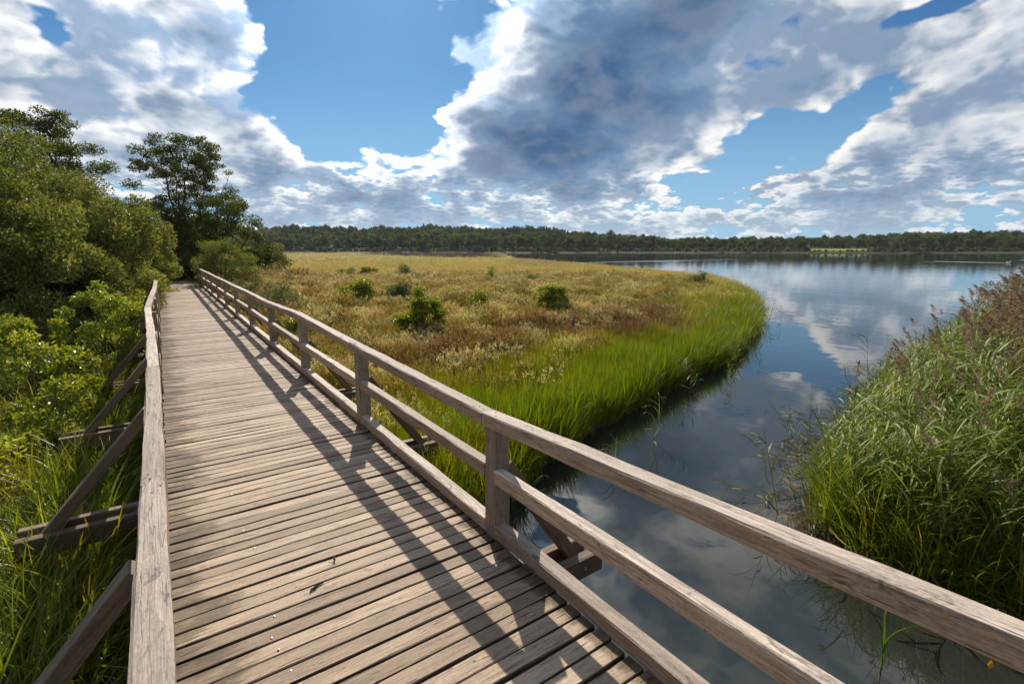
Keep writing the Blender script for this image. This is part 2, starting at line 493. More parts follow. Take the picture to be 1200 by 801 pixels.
def hill(az, r):
    s = np.maximum(r - far_shore(az), 0)
    dg = np.degrees(az)
    left = sstep(47, 36, dg) * (1 - 0.35 * sstep(8, -10, dg))
    bump = 1 + 0.10 * np.sin(dg * 0.5 + 1) + 0.06 * np.sin(dg * 1.3)
    return 0.25 + sstep(0, 60, s) * 1.3 + (sstep(45, 240, s) * (9.0 * left + 3.0) + sstep(150, 420, s) * 5 * sstep(58, 75, dg)) * bump


def ground_h(x, y):
    P = np.stack([x, y], 1)
    s = np.maximum(sd_poly(P, NORTH), sd_poly(P, SOUTH))
    h = WATER + np.clip(s * 0.4, -0.75, 0.10) + np.where(s > 0, 0.05 * wav(x, y, 3.0) + 0.03, 0)
    h = h + 0.10 * sstep(2, 12, s)
    w = sstep(23, 29.0, y) * (1 - sstep(2.2, 9, np.abs(x - PATHX))) * (1 - sstep(60, 90, y))
    h = h * (1 - w) + (-0.10) * w
    r = np.hypot(x, y); az = np.arctan2(x, y)
    fs = far_shore(az)
    front = (np.abs(az - YAW) < 1.25) & (r > fs)
    hh = np.where(front, np.maximum(WATER + np.clip((r - fs) * .3, 0, 0.3) + hill(az, r), h), h)
    back = (r > 400) & ~front
    return np.where(back, np.maximum(hh, -0.6 + sstep(400, 700, r) * 6), hh), s


def make_ground():
    rr = [0.5]
    while rr[-1] < 2200:
        rr.append(rr[-1] * 1.036)
    rr = np.array(rr)
    az = np.concatenate([np.arange(-18, 90, 0.4), np.arange(90, 342, 2.0)]) * math.pi / 180
    A, Rr = np.meshgrid(az, rr)
    x = (Rr * np.sin(A)).ravel(); y = (Rr * np.cos(A)).ravel()
    h, s = ground_h(x, y)
    V = np.stack([x, y, h], 1)
    n = len(az); m = len(rr)
    i = np.arange(m - 1)[:, None] * n; j = np.arange(n)[None, :]; k = (j + 1) % n
    q = np.stack([i + j, i + n + j, i + n + k, i + k], -1).reshape(-1, 4)
    V = np.vstack([V, [[0, 0, h[:n].mean()]]])
    c = len(V) - 1
    t = np.stack([np.full(n, c), np.arange(n), (np.arange(n) + 1) % n], 1)
    m_, g = new_mat('ground_soil')
    p = g.n('ShaderNodeNewGeometry').outputs['Position']
    sp = g.n('ShaderNodeSeparateXYZ', {0: p})
    n1 = g.noise(p, 0.35, 6.0, 0.6)
    n2 = g.noise(p, 6.0, 6.0, 0.7)
    r = g.vmath('LENGTH', p)
    mud = g.mix(g.mr(n2, 0.35, 0.65), (0.035, 0.028, 0.018, 1), (0.085, 0.066, 0.04, 1))
    gold = g.ramp(g.math('MULTIPLY_ADD', n2, 0.5, g.math('MULTIPLY', n1, 0.55)), [(0.3, (0.13, 0.085, 0.025)), (0.5, (0.25, 0.20, 0.04)), (0.62, (0.26, 0.18, 0.05)), (0.75, (0.20, 0.20, 0.03))])
    col = g.mix(g.mr(r, 14, 45), mud, gold)
    wood = g.mix(n2, (0.022, 0.030, 0.012, 1), (0.055, 0.065, 0.022, 1))
    col = g.mix(g.mr(sp.outputs[2], WATER - 0.04, WATER + 0.05, 1.0, 0.0), col, mud)
    col = g.mix(g.mr(r, 262, 290), col, wood)
    bp = g.n('ShaderNodeBump', {'Strength': 0.8, 'Distance': 0.05, 'Height': n2}).outputs[0]
    finish(g, g.n('ShaderNodeBsdfPrincipled', {'Base Color': col, 'Roughness': 0.95, 'Specular IOR Level': 0.1, 'Normal': bp}).outputs[0])
    o = link('ground', np_mesh('ground', V, [t, q], [m_], smooth=True))
    props(o, kind='structure')


def make_water():
    m, g = new_mat('lake_water')
    p = g.n('ShaderNodeNewGeometry').outputs['Position']
    r = g.vmath('LENGTH', p)
    # fine ripples close by, long wind streaks on the open lake
    w1 = g.noise(g.vmath('MULTIPLY', p, (1.0, 1.0, 1.0)), 1.3, 3.0, 0.5)
    w2 = g.noise(p, 0.35, 2.0, 0.5)
    rot = g.n('ShaderNodeMapping', vector_type='POINT'); g.set(rot, 0, p); g.set(rot, 2, (0, 0, YAW)); g.set(rot, 3, (0.006, 0.09, 1))
    st = g.noise(rot.outputs[0], 1.0, 4.0, 0.6)
    streak = g.math('MULTIPLY', g.mr(st, 0.60, 0.70), g.mr(r, 45, 110))
    hgt = g.math('MULTIPLY_ADD', w2, 1.6, w1)
    bp = g.n('ShaderNodeBump', {'Strength': g.math('MULTIPLY', g.mr(r, 4, 70, 0.10, 0.20), g.mr(r, 110, 250, 1.0, 0.25)), 'Distance': 0.035, 'Height': hgt}).outputs[0]
    # peat-coloured shallows with drowned leaves by the right-hand bank
    sh = g.noise(p, 5.0, 6.0, 0.72)
    dist = g.vmath('LENGTH', g.vmath('MULTIPLY', g.vmath('SUBTRACT', p, (5.3, 1.2, WATER)), (0.9, 0.42, 1)))
    shal = g.math('MULTIPLY', g.mr(dist, 0.35, 1.05, 1.0, 0.0), g.mr(sh, 0.44, 0.62))
    deep = g.mix(g.mr(w2, 0.3, 0.7), (0.018, 0.022, 0.018, 1), (0.026, 0.031, 0.024, 1))
    col = g.mix(shal, deep, (0.085, 0.055, 0.02, 1))
    rough = g.math('MULTIPLY_ADD', streak, 0.20, g.mr(r, 30, 200, 0.012, 0.025))
    b = g.n('ShaderNodeBsdfPrincipled', {'Base Color': col, 'Roughness': rough, 'IOR': 1.42, 'Specular IOR Level': 1.0, 'Normal': bp})
    finish(g, b.outputs[0])
    k = 48
    V = [(0, 0, WATER)]; f3 = []
    for rad in (40, 2100):
        for i in range(k):
            V.append((rad * math.cos(2 * math.pi * i / k), rad * math.sin(2 * math.pi * i / k), WATER))
    f3 = [(0, 1 + i, 1 + (i + 1) % k) for i in range(k)]
    f4 = [(1 + i, 1 + k + i, 1 + k + (i + 1) % k, 1 + (i + 1) % k) for i in range(k)]
    props(link('water', np_mesh('water', V, [f3, f4], [m])), kind='structure')


make_ground()
make_water()

# ------------------------------------------------------------------ the footbridge
PITCH_P = 0.0942                       # plank spacing
Y0 = -0.60
YPOST = [2.28 + 2.42 * k + 0.055 for k in range(-1, 12)]      # post centres
YEND = YPOST[-1] + 0.30
XL, XR = -0.150, 1.515                 # post centre lines


def timber_mesh(name, L, w, h, seg=6, ch=0.006, jit=0.0015, seed=0, mat=None):
    """a sawn timber along X with worn arrises and slightly wandering edges"""
    rng = np.random.default_rng(seed)
    xs = np.linspace(-L / 2, L / 2, seg + 1)
    a, b = w / 2, h / 2
    prof = np.array([(-a, -b + ch), (-a, b - ch), (-a + ch, b), (a - ch, b), (a, b - ch), (a, -b + ch), (a - ch, -b), (-a + ch, -b)])
    V = []
    for i, xx in enumerate(xs):
        pr = prof + rng.normal(size=(8, 2)) * jit
        e = rng.normal() * jit * 1.5 if i in (0, seg) else 0
        V += [(xx + e, y, z) for y, z in pr]
    q = []
    for i in range(seg):
        for j in range(8):
            k = (j + 1) % 8
            q.append((i * 8 + j, i * 8 + k, i * 8 + 8 + k, i * 8 + 8 + j))
    t4 = []
    for base, flip in ((0, False), (seg * 8, True)):
        cap = [(0, 7, 6, 5), (0, 5, 4, 1), (1, 4, 3, 2)]
        for c in cap:
            c = c if not flip else c[::-1]
            t4.append(tuple(base + v for v in c))
    me = np_mesh(name, V, np.array(q + t4), [mat])
    bm = bmesh.new(); bm.from_mesh(me); bmesh.ops.recalc_face_normals(bm, faces=bm.faces); bm.to_mesh(me); bm.free()
    return me


def lay(o, p0, p1, up=(0, 0, 1)):
    """put a timber's centre line on p0-p1"""
    p0, p1 = Vector(p0), Vector(p1)
    xa = (p1 - p0).normalized()
    ya = Vector(up).cross(xa).normalized()
    za = xa.cross(ya)
    o.matrix_world = Matrix(((xa.x, ya.x, za.x, 0), (xa.y, ya.y, za.y, 0), (xa.z, ya.z, za.z, 0), (0, 0, 0, 1)))
    o.location = (p0 + p1) / 2
    return o


def make_bridge():
    root = empty('footbridge', (PATHX, 14, 0), 'weathered wooden footbridge with plank deck and low handrails across the marsh stream', 'bridge')
    rl = root.location

    def part(name, me, p0, p1, up=(0, 0, 1)):
        o = link(name, me, None)
        lay(o, p0, p1, up)
        o.location = o.location - rl
        o.parent = root
        return o
    # deck planks
    rng = np.random.default_rng(3)
    near = [timber_mesh('plank', 1.60, 0.0820, 0.040, 8, 0.004, 0.0014, 100 + i, M_PLANK) for i in range(12)]
    farm = [timber_mesh('plank_far', 1.60, 0.0820, 0.040, 2, 0.005, 0.0012, 200 + i, M_PLANK) for i in range(5)]
    n = int((YEND - Y0) / PITCH_P)
    xc = 0.667
    rest = []
    for i in range(n):
        y = Y0 + i * PITCH_P + rng.normal() * 0.0030
        sk = rng.normal() * 0.0022
        dz = -0.020 + rng.normal() * 0.0016
        ex = rng.normal() * 0.004
        p0 = (xc - .8 + ex, y - sk, dz + rng.normal() * 0.001); p1 = (xc + .8 + ex, y + sk, dz + rng.normal() * 0.001)
        if rng.random() < 0.5:
            p0, p1 = (p0[0], p0[1], p0[2]), (p1[0], p1[1], p1[2])
        if i < 296:
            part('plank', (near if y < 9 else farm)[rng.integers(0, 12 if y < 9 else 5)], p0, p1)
        else:
            rest.append(y)
    V, Q = [], []
    for y in rest:
        b = len(V)
        for dx in (-.8, .8):
            for (yy, zz) in ((-.044, -.04), (-.044, 0), (.044, 0), (.044, -.04)):
                V.append((xc + dx, y + yy, zz))
        Q += [(b, b + 1, b + 2, b + 3), (b + 7, b + 6, b + 5, b + 4)] + [(b + k, b + 4 + k, b + 4 + (k + 1) % 4, b + (k + 1) % 4) for k in range(4)]
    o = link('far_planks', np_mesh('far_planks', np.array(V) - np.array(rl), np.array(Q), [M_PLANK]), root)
    props(o, kind='stuff')
    # screw heads
    G = Geo()
    th = np.arange(7) * 2 * math.pi / 7
    for i in range(150):
        y = Y0 + i * PITCH_P
        for sx in (0.24, 1.06):
            for dy in (-0.022, 0.022):
                if rng.random() < (0.35 if sx > 1 else 0.88):
                    continue
                c = np.array([sx + rng.normal() * .006 + (0.03 if dy > 0 else 0), y + dy + rng.normal() * .003, 0.0022])
                rr = 0.0050
                V = np.vstack([np.stack([c[0] + rr * np.cos(th), c[1] + rr * np.sin(th), np.full(7, c[2])], 1), [c + [0, 0, .0012]],
                               np.stack([c[0] + rr * np.cos(th), c[1] + rr * np.sin(th), np.full(7, c[2] - .004)], 1)])
                G.add(V - np.array(rl), [(k, (k + 1) % 7, 7) for k in range(7)], [(k, 8 + k, 8 + (k + 1) % 7, (k + 1) % 7) for k in range(7)])
    props(link('screw_heads', G.mesh('screw_heads', [M_SCREW]), root), kind='stuff')
    # stringers under the deck
    for sx in (-0.07, 0.66, 1.415):
        for k in range(6):
            ya, yb = Y0 + k * 5.05, min(Y0 + k * 5.05 + 5.045, YEND)
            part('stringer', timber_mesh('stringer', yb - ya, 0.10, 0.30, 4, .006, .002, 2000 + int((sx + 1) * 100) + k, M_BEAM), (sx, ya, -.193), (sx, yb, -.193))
    ZT_R = [0.835, 0.782, 0.815, 0.850, 0.803, 0.808, 0.800, 0.806, 0.799, 0.805, 0.800, 0.803, 0.800]
    XT_R = [1.565, 1.462, 1.455, 1.462, 1.452, 1.468, 1.455, 1.46, 1.452, 1.463, 1.455, 1.46, 1.46]
    ZT_L = [0.79, 0.785, 0.79, 0.80, 0.805, 0.80, 0.80, 0.805, 0.80, 0.80, 0.80, 0.80, 0.80]
    XT_L = [-0.105, -0.114, -0.130, -0.172, -0.230, -0.205, -0.165, -0.152, -0.174, -0.165, -0.183, -0.178, -0.187]
    for side, (xp, ZT, XT) in enumerate(((XL, ZT_L, XT_L), (XR, ZT_R, XT_R))):
        out = -1 if side == 0 else 1
        inner = xp - out * (0.055 if side else 0.008)
        for k, y in enumerate(YPOST):
            zt = ZT[k] - 0.078
            lx, ly = rng.normal(0, .004), rng.normal(0, .006)
            bot = -0.62 if k < 12 else -0.35
            part('post', timber_mesh('post', zt - bot, 0.108 if side else 0.056, 0.108, 6, .006, .0015, 300 + k + 40 * side, M_POST), (xp, y, bot), (xp + lx, y + ly, zt), (0, 1, 0))
            # pair of cross beams gripping the post
            for s in (-1, 1):
                yb = y + s * 0.0925
                xa, xb = (-1.06 + rng.normal(0, .02), 0.30) if side == 0 else (1.10, 2.29 + rng.normal(0, .02))
                if side == 0:                   # one beam spans the bridge from side to side
                    xb = 2.30 + rng.normal(0, .02)
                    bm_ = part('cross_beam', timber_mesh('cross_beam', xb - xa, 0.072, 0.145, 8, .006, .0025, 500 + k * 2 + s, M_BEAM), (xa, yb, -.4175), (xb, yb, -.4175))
                    if s == -1:
                        for bx in (xa + 0.16, xb - 0.16):
                            Gb = Geo()
                            t6 = np.arange(6) * math.pi / 3
                            rg = np.stack([bx + .014 * np.cos(t6), np.full(6, yb - .046), -.42 + .014 * np.sin(t6)], 1)
                            rg2 = rg.copy(); rg2[:, 1] += .014
                            Gb.add(np.vstack([rg, rg2]) - np.array(bm_.location) - np.array(rl), None, [(0, 1, 2, 3), (0, 3, 4, 5)] + [(j, 6 + j, 6 + (j + 1) % 6, (j + 1) % 6) for j in range(6)])
                            link('bolt', Gb.mesh('bolt', [M_SCREW]), bm_)
            # raking brace from the post down to the beam ends
            if side == 0:
                b0, b1 = (xp - 0.05, y, 0.44), (-0.96, y, -0.46)
            else:
                b0, b1 = (xp + 0.05, y, 0.44), (2.18, y, -0.46)
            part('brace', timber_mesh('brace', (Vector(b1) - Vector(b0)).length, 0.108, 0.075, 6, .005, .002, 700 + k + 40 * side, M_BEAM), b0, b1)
        # rails between the posts
        for k in range(len(YPOST) - 1):
            ya, yb = YPOST[k], YPOST[k + 1]
            e = 0.002
            d = (yb - ya)
            za, zb = ZT[k] - .039, ZT[k + 1] - .039
            o = part('handrail', timber_mesh('handrail', d - e, 0.094 if side else 0.083, 0.078, 10, .007, .002, 800 + k + 40 * side, M_RAIL),
                     (XT[k] - (0.0 if side else 0.0), ya + e / 2, za), (XT[k + 1], yb - e / 2, zb))
            if k < 6:
                Gn = Geo()
                t6 = np.arange(6) * math.pi / 3
                hw = 0.047 if side else 0.0415
                for ex_ in (-(d / 2 - .045), -(d / 2 - .10), d / 2 - .05, d / 2 - .105):
                    for yy, in ((rng.uniform(-.025, .025),),):
                        rg = np.stack([ex_ + .0042 * np.cos(t6), yy + .0042 * np.sin(t6), np.full(6, .0395)], 1)
                        rg2 = rg.copy(); rg2[:, 2] += .0022
                        Gn.add(np.vstack([rg, rg2]), None, [(6, 7, 8, 9), (6, 9, 10, 11)] + [(j, (j + 1) % 6, 6 + (j + 1) % 6, 6 + j) for j in range(6)])
                link('nail', Gn.mesh('nail', [M_NAIL]), o)
            for nm, zc, hh, ww, sd_ in (('mid_rail', 0.395, 0.085, 0.072, 900), ('kick_rail', 0.043, 0.080, 0.082, 1000)):
                # inner face flush with the posts, butted between them
                yy0, yy1 = ya + .0555, yb - .0555
                xx = inner + out * ww / 2
                j1, j2 = rng.normal(0, .003), rng.normal(0, .003)
                part(nm, timber_mesh(nm, yy1 - yy0, ww, hh, 8, .006, .0018, sd_ + k + 40 * side, M_RAIL), (xx + j1, yy0, zc + j1), (xx + j2, yy1, zc + j2 * .5))
    return root


make_bridge()


# ------------------------------------------------------------------ foliage builders
LEAF_BRIGHT = leaf_mat('leaf_bright', [(0.0, (0.12, 0.15, 0.016)), (0.45, (0.25, 0.29, 0.030)), (0.85, (0.39, 0.43, 0.07)), (1.0, (0.48, 0.42, 0.09))], 0.48, 0.34, 0.55)
LEAF_OLIVE = leaf_mat('leaf_olive', [(0.0, (0.080, 0.105, 0.024)), (0.5, (0.19, 0.22, 0.050)), (1.0, (0.40, 0.40, 0.12))], 0.42, 0.5, 0.35)
LEAF_DARK = leaf_mat('leaf_dark', [(0.0, (0.042, 0.064, 0.012)), (0.6, (0.095, 0.13, 0.020)), (1.0, (0.19, 0.21, 0.034))], 0.38, 0.5, 0.3)
LEAF_GREY = leaf_mat('leaf_grey', [(0.0, (0.085, 0.105, 0.045)), (0.6, (0.15, 0.18, 0.075)), (1.0, (0.30, 0.31, 0.18))], 0.40, 0.5, 0.3)
LEAF_FAR = leaf_mat('leaf_far', [(0.0, (0.042, 0.064, 0.022)), (0.6, (0.10, 0.130, 0.036)), (1.0, (0.20, 0.22, 0.06))], 0.36, 0.7, 0.15, 0.35)
LEAF_PINE = leaf_mat('leaf_pine', [(0.0, (0.028, 0.044, 0.022)), (1.0, (0.062, 0.080, 0.036))], 0.15, 0.7, 0.15, 0.25)
LEAF_SHORE = leaf_mat('leaf_shore', [(0.0, (0.07, 0.09, 0.035)), (1.0, (0.16, 0.17, 0.07))], 0.3, 0.7, 0.15, 0.3)
BLADE = blade_mat('grass_blade')
BROADBLADE = blade_mat('broad_blade', 0.42, 0.36, 0.6)
REEDBLADE = blade_mat('reed_blade', 0.45, 0.50, 0.32, True)


def clump_leaves(G, C, Rr, n, L, W, rng, droop=0.0, tint_lo=0.0, tint_hi=1.0, flat=0.75):
    """n leaves spread through a clump, mostly near its skin, pointing outward"""
    d = unit(rng.normal(size=(n, 3)))
    rad = Rr * rng.random(n)[:, None] ** 0.45
    pos = C + d * rad * np.array([1, 1, flat])
    A = unit(d * 0.8 + rng.normal(size=(n, 3)) * 0.55 + np.array([0, 0, 0.15 - droop]))
    tn = tint_lo + (tint_hi - tint_lo) * np.clip(rng.normal(0.45, 0.22, n), 0, 1)
    G.leaves(pos, A, L * rng.uniform(0.65, 1.25, n), W * rng.uniform(0.7, 1.2, n), rng, tn)


def bent(p0, p1, rng, n=6, wob=0.06):
    p0 = np.asarray(p0, float); p1 = np.asarray(p1, float)
    t = np.linspace(0, 1, n)[:, None]
    L = np.linalg.norm(p1 - p0)
    off = rng.normal(size=(n, 3)) * wob * L * np.sin(t * math.pi)
    sag = np.array([0, 0, 1.0]) * 0.10 * L * np.sin(t * math.pi)
    return p0 + (p1 - p0) * t + off + sag


def make_plant(name, label, cat, loc, rx, ry, h, nclump, crad, nleaf, L, W, mat, seed, group=None, base=0.12, stem=0.02, shape='dome', trunk=None, droop=0.0,
               stem_name='stem', crown_name='foliage', tints=None, flat=0.75):
    """a shrub or tree at loc: woody parts reaching to every leaf clump, and the leaf clumps"""
    rng = np.random.default_rng(seed)
    Gw, Gl = Geo(), Geo()
    cl = []
    tries = 0
    while len(cl) < nclump and tries < nclump * 40:
        tries += 1
        u = rng.uniform(-1, 1, 3)
        u[2] = rng.random()
        if shape == 'dome':
            r = math.sqrt(u[0] ** 2 + u[1] ** 2)
            top = math.sqrt(max(0.0, 1 - r * r))
            if r > 1 or u[2] > top or (u[2] < top * 0.55 and r < 0.55 and rng.random() < 0.8):
                continue
            c = np.array([u[0] * rx, u[1] * ry, (base + (1 - base) * u[2]) * h])
        elif shape == 'egg':                      # widest at a third of the height
            z = u[2]
            w = math.sin(math.pi * min(1, (z * 0.80 + 0.20))) ** 0.7
            r = math.hypot(u[0], u[1])
            if r > 1 or (r < 0.5 and rng.random() < 0.6):
                continue
            c = np.array([u[0] * rx * w, u[1] * ry * w, (base + (1 - base) * z) * h])
        else:                                     # 'open': tiers with sky between them
            z = u[2]
            w = shape(z)
            r = math.hypot(u[0], u[1])
            if r > 1:
                continue
            c = np.array([u[0] * rx * w, u[1] * ry * w, (base + (1 - base) * z) * h])
        c = c + rng.normal(size=3) * crad * 0.25
        c[2] = max(c[2], crad * 0.5)
        cl.append(c)
    cl = np.array(cl)
    if trunk:
        tops = trunk
        lines = []
        for (p1, r0) in tops:
            ln = bent((rng.normal() * 0.08, rng.normal() * 0.08, -0.25), p1, rng, 9, 0.03)
            ln[:, 2] -= 0.10 * np.linalg.norm(ln[-1] - ln[0]) * np.sin(np.linspace(0, 1, 9) * math.pi)
            Gw.tube(ln, np.linspace(r0, r0 * 0.16, 9), 7)
            lines.append((ln, r0))
        for c in cl:
            best = None
            for ln, r0 in lines:
                d = np.linalg.norm(ln - c, axis=1) + np.maximum(0, ln[:, 2] - c[2] + 0.12 * h * 0.4) * 4
                i = int(d.argmin())
                if best is None or d[i] < best[0]:
                    best = (d[i], ln[i], r0 * (1 - i / 9))
            Gw.tube(bent(best[1], c, rng, 5, 0.05), np.linspace(max(best[2] * 0.35, 0.012), 0.007, 5), 5)
    else:
        k = max(3, nclump // 4)
        roots = np.stack([rng.normal(0, rx * .12, k), rng.normal(0, ry * .12, k), np.full(k, -0.15)], 1)
        for i, c in enumerate(cl):
            Gw.tube(bent(roots[i % k], c, rng, 5, 0.05), np.linspace(stem, stem * 0.3, 5), 5)
    for c in cl:
        cr = crad * rng.uniform(0.65, 1.25)
        lo, hi = (0.0, 1.0)
        sh = rng.uniform(-0.24, 0.24)
        clump_leaves(Gl, c, cr, max(6, int(nleaf / nclump * (cr / crad) ** 2)), L, W, rng, droop, lo + sh, hi + sh, flat)
    root = empty(name, loc, label, cat, group)
    link(stem_name, Gw.mesh(stem_name, [M_BARK]), root)
    link(crown_name, Gl.mesh(crown_name, [mat]), root)
    return root


def gz(x, y):
    return float(ground_h(np.array([x]), np.array([y]))[0][0])


# ------------------------------------------------------------------ trees and shrubs left of the bridge
def az_xy(azd, D):
    a = R(azd)
    return D * math.sin(a), D * math.cos(a)


# big sallows, each a rounded mass of small grey-green leaves
for (azd, D, rx, h, seed, mat, lab) in (
        (-11.8, 17.0, 2.3, 4.6, 21, LEAF_OLIVE, 'broad olive-green sallow at the outer edge of the thicket, furthest from the bridge'),
        (-8.2, 16.0, 1.7, 3.9, 22, LEAF_OLIVE, 'rounded olive sallow with soft mottled crown right behind the bright green bushes'),
        (-4.9, 19.0, 1.8, 4.5, 23, LEAF_OLIVE, 'tall grey-green sallow in the middle of the thicket left of the bridge'),
        (-2.35, 24.0, 1.75, 4.3, 24, LEAF_OLIVE, 'sallow leaning towards the far end of the left handrail'),
        (-10.0, 24.0, 3.0, 6.3, 25, LEAF_OLIVE, 'tall dense sallow standing behind the thicket below the dark open treetop'),
        (-5.6, 25.5, 2.3, 6.0, 26, LEAF_OLIVE, 'sallow with thin upright twigs sticking out of its top')):
    x, y = az_xy(azd, D)
    make_plant('sallow_tree', lab, 'tree', (x, y, gz(x, y)), rx, rx, h, 62, rx * 0.27, 36000, 0.125, 0.050, mat, seed,
               group='sallows in the thicket left of the bridge', base=0.03, shape='dome', droop=-.1, trunk=[((0.5, 0.2, h * .7), .10), ((-0.6, -0.1, h * .65), .09), ((0, 0.6, h * .6), .08)],
               stem_name='trunk', crown_name='crown', flat=0.9)

# dark open-crowned tree rising behind the thicket
x, y = az_xy(-7.2, 34)
make_plant('oak_tree', 'dark open-crowned tree rising above the thicket at the left', 'tree', (x, y, gz(x, y)), 2.5, 2.5, 8.5, 110, 0.52, 24000, 0.12, 0.07, LEAF_DARK, 31,
           base=0.50, shape=lambda z: 0.42 + 0.62 * math.sin(math.pi * min(1, 0.18 + z * 0.72)), trunk=[((0.2, 0, 8.2), .16), ((-1.5, 0.3, 7.4), .08), ((1.3, 0.2, 7.0), .08)], stem_name='trunk', crown_name='crown', flat=0.6)
# airy alder at the far end of the bridge
x, y = az_xy(2.6, 37)
make_plant('alder_tree', 'tall airy alder with sky showing through, at the far end of the bridge', 'tree', (x, y, gz(x, y)), 3.5, 3.0, 8.2, 190, 0.48, 38000, 0.12, 0.07, LEAF_DARK, 32,
           base=0.20, shape=lambda z: 0.95 - 0.42 * abs(z - 0.35) / 0.65 if z < .9 else 0.45,
           trunk=[((-1.2, 0, 8.0), .11), ((0.3, .3, 7.9), .10), ((1.5, -.2, 7.2), .09), ((2.4, .2, 6.0), .07), ((-0.4, -.4, 7.4), .07)], stem_name='trunk', crown_name='crown', flat=0.55)
x, y = az_xy(1.9, 34.5)
make_plant('hazel_shrub', 'dark dense shrub filling the shade under the airy alder', 'shrub', (x - 0.6, y, gz(x, y)), 1.9, 1.6, 4.2, 60, 0.55, 16000, 0.14, 0.075, LEAF_DARK, 33, base=0.03, shape='dome', stem=0.03)
x, y = az_xy(5.6, 40)
make_plant('maple_tree', 'broad low tree with drooping branches spreading over the meadow edge beside the alder', 'tree', (x, y, gz(x, y)), 3.0, 2.6, 5.4, 75, 0.60, 21000, 0.16, 0.08, LEAF_DARK, 34,
           base=0.06, shape='dome', trunk=[((-.6, 0, 4.6), .12), ((1.8, .2, 3.6), .08), ((.6, .8, 4.2), .08)], stem_name='trunk', crown_name='crown', droop=0.3)
x, y = az_xy(9.0, 46)
make_plant('maple_tree', 'outermost low tree of the group at the bridge end, reaching over the golden meadow', 'tree', (x - .8, y, gz(x, y)), 2.5, 2.2, 3.6, 50, 0.55, 13000, 0.15, 0.075, LEAF_OLIVE, 35,
           base=0.05, shape='dome', trunk=[((-.8, 0, 2.8), .10), ((1.2, .2, 2.4), .07)], stem_name='trunk', crown_name='crown')
x, y = az_xy(-0.9, 31.5)
make_plant('hazel_shrub', 'dark shrub closing the view behind the far end of the left handrail', 'shrub', (x - .9, y, gz(x, y)), 1.5, 1.5, 4.6, 50, 0.5, 13000, 0.13, 0.06, LEAF_OLIVE, 36, base=0.03, stem=0.03)
# round olive bush right of the deck end
x, y = az_xy(5.2, 28.5)
make_plant('willow_bush', 'round olive-green bush beside the far end of the right handrail', 'shrub', (x, y, gz(x, y)), 1.35, 1.3, 2.35, 60, 0.42, 17000, 0.10, 0.030, LEAF_OLIVE, 41, base=0.03, stem=0.02)
# pale willows along the right-hand rail
for (X, Y, rx, h, seed, lab) in ((2.75, 20.5, 0.85, 1.75, 42, 'pale grey-leaved willow shrub nearest the round olive bush by the right handrail'),
                                 (2.95, 16.5, 0.95, 1.45, 43, 'pale loose willow shrub in front, leaning on the outside of the right handrail'),
                                 (3.9, 22.5, 0.8, 1.15, 44, 'small pale willow shrub out in the meadow, beyond the two by the right handrail'),
                                 (2.55, 13.2, 0.6, 0.95, 45, 'low green willow shoots under the right handrail')):
    make_plant('willow_shrub', lab, 'shrub', (X, Y, gz(X, Y)), rx, rx, h, 34, 0.22, 4200, 0.085, 0.026, LEAF_GREY if seed != 45 else LEAF_BRIGHT, seed, group='willow shrubs along the right handrail',
               base=0.03, stem=0.010, shape='dome')
# bright green bushes left of the bridge
for (X, Y, rx, ry, h, seed, n, lab) in (
        (-0.98, 12.3, 0.80, 1.2, 2.25, 51, 9500, 'tallest bright green bush, close to the left handrail'),
        (-1.75, 9.6, 0.85, 1.0, 1.75, 52, 9000, 'bright green glossy bush in front of the tallest one'),
        (-2.55, 10.6, 0.9, 1.1, 1.85, 53, 9000, 'bright leafy bush at the left edge, in front of the dark thicket'),
        (-1.25, 7.9, 0.55, 0.8, 1.15, 54, 6500, 'bright bush with yellowing leaves beside the raking braces of the bridge'),
        (-1.75, 6.6, 0.60, 0.65, 0.92, 55, 6500, 'low green bush just behind the nearest pair of projecting bridge beams'),
        (-2.75, 7.4, 0.8, 0.9, 1.25, 56, 7500, 'pale green bush at the left edge above the tall wet grass'),
        (-0.75, 16.5, 0.5, 1.5, 1.75, 57, 6500, 'narrow bright bush squeezed between sallow and left handrail')):
    make_plant('alder_bush', lab, 'bush', (X, Y, gz(X, Y)), rx, ry, h, 46, 0.20, n, 0.066, 0.044, LEAF_BRIGHT, seed, group='bright green bushes left of the bridge', base=0.03, stem=0.010)
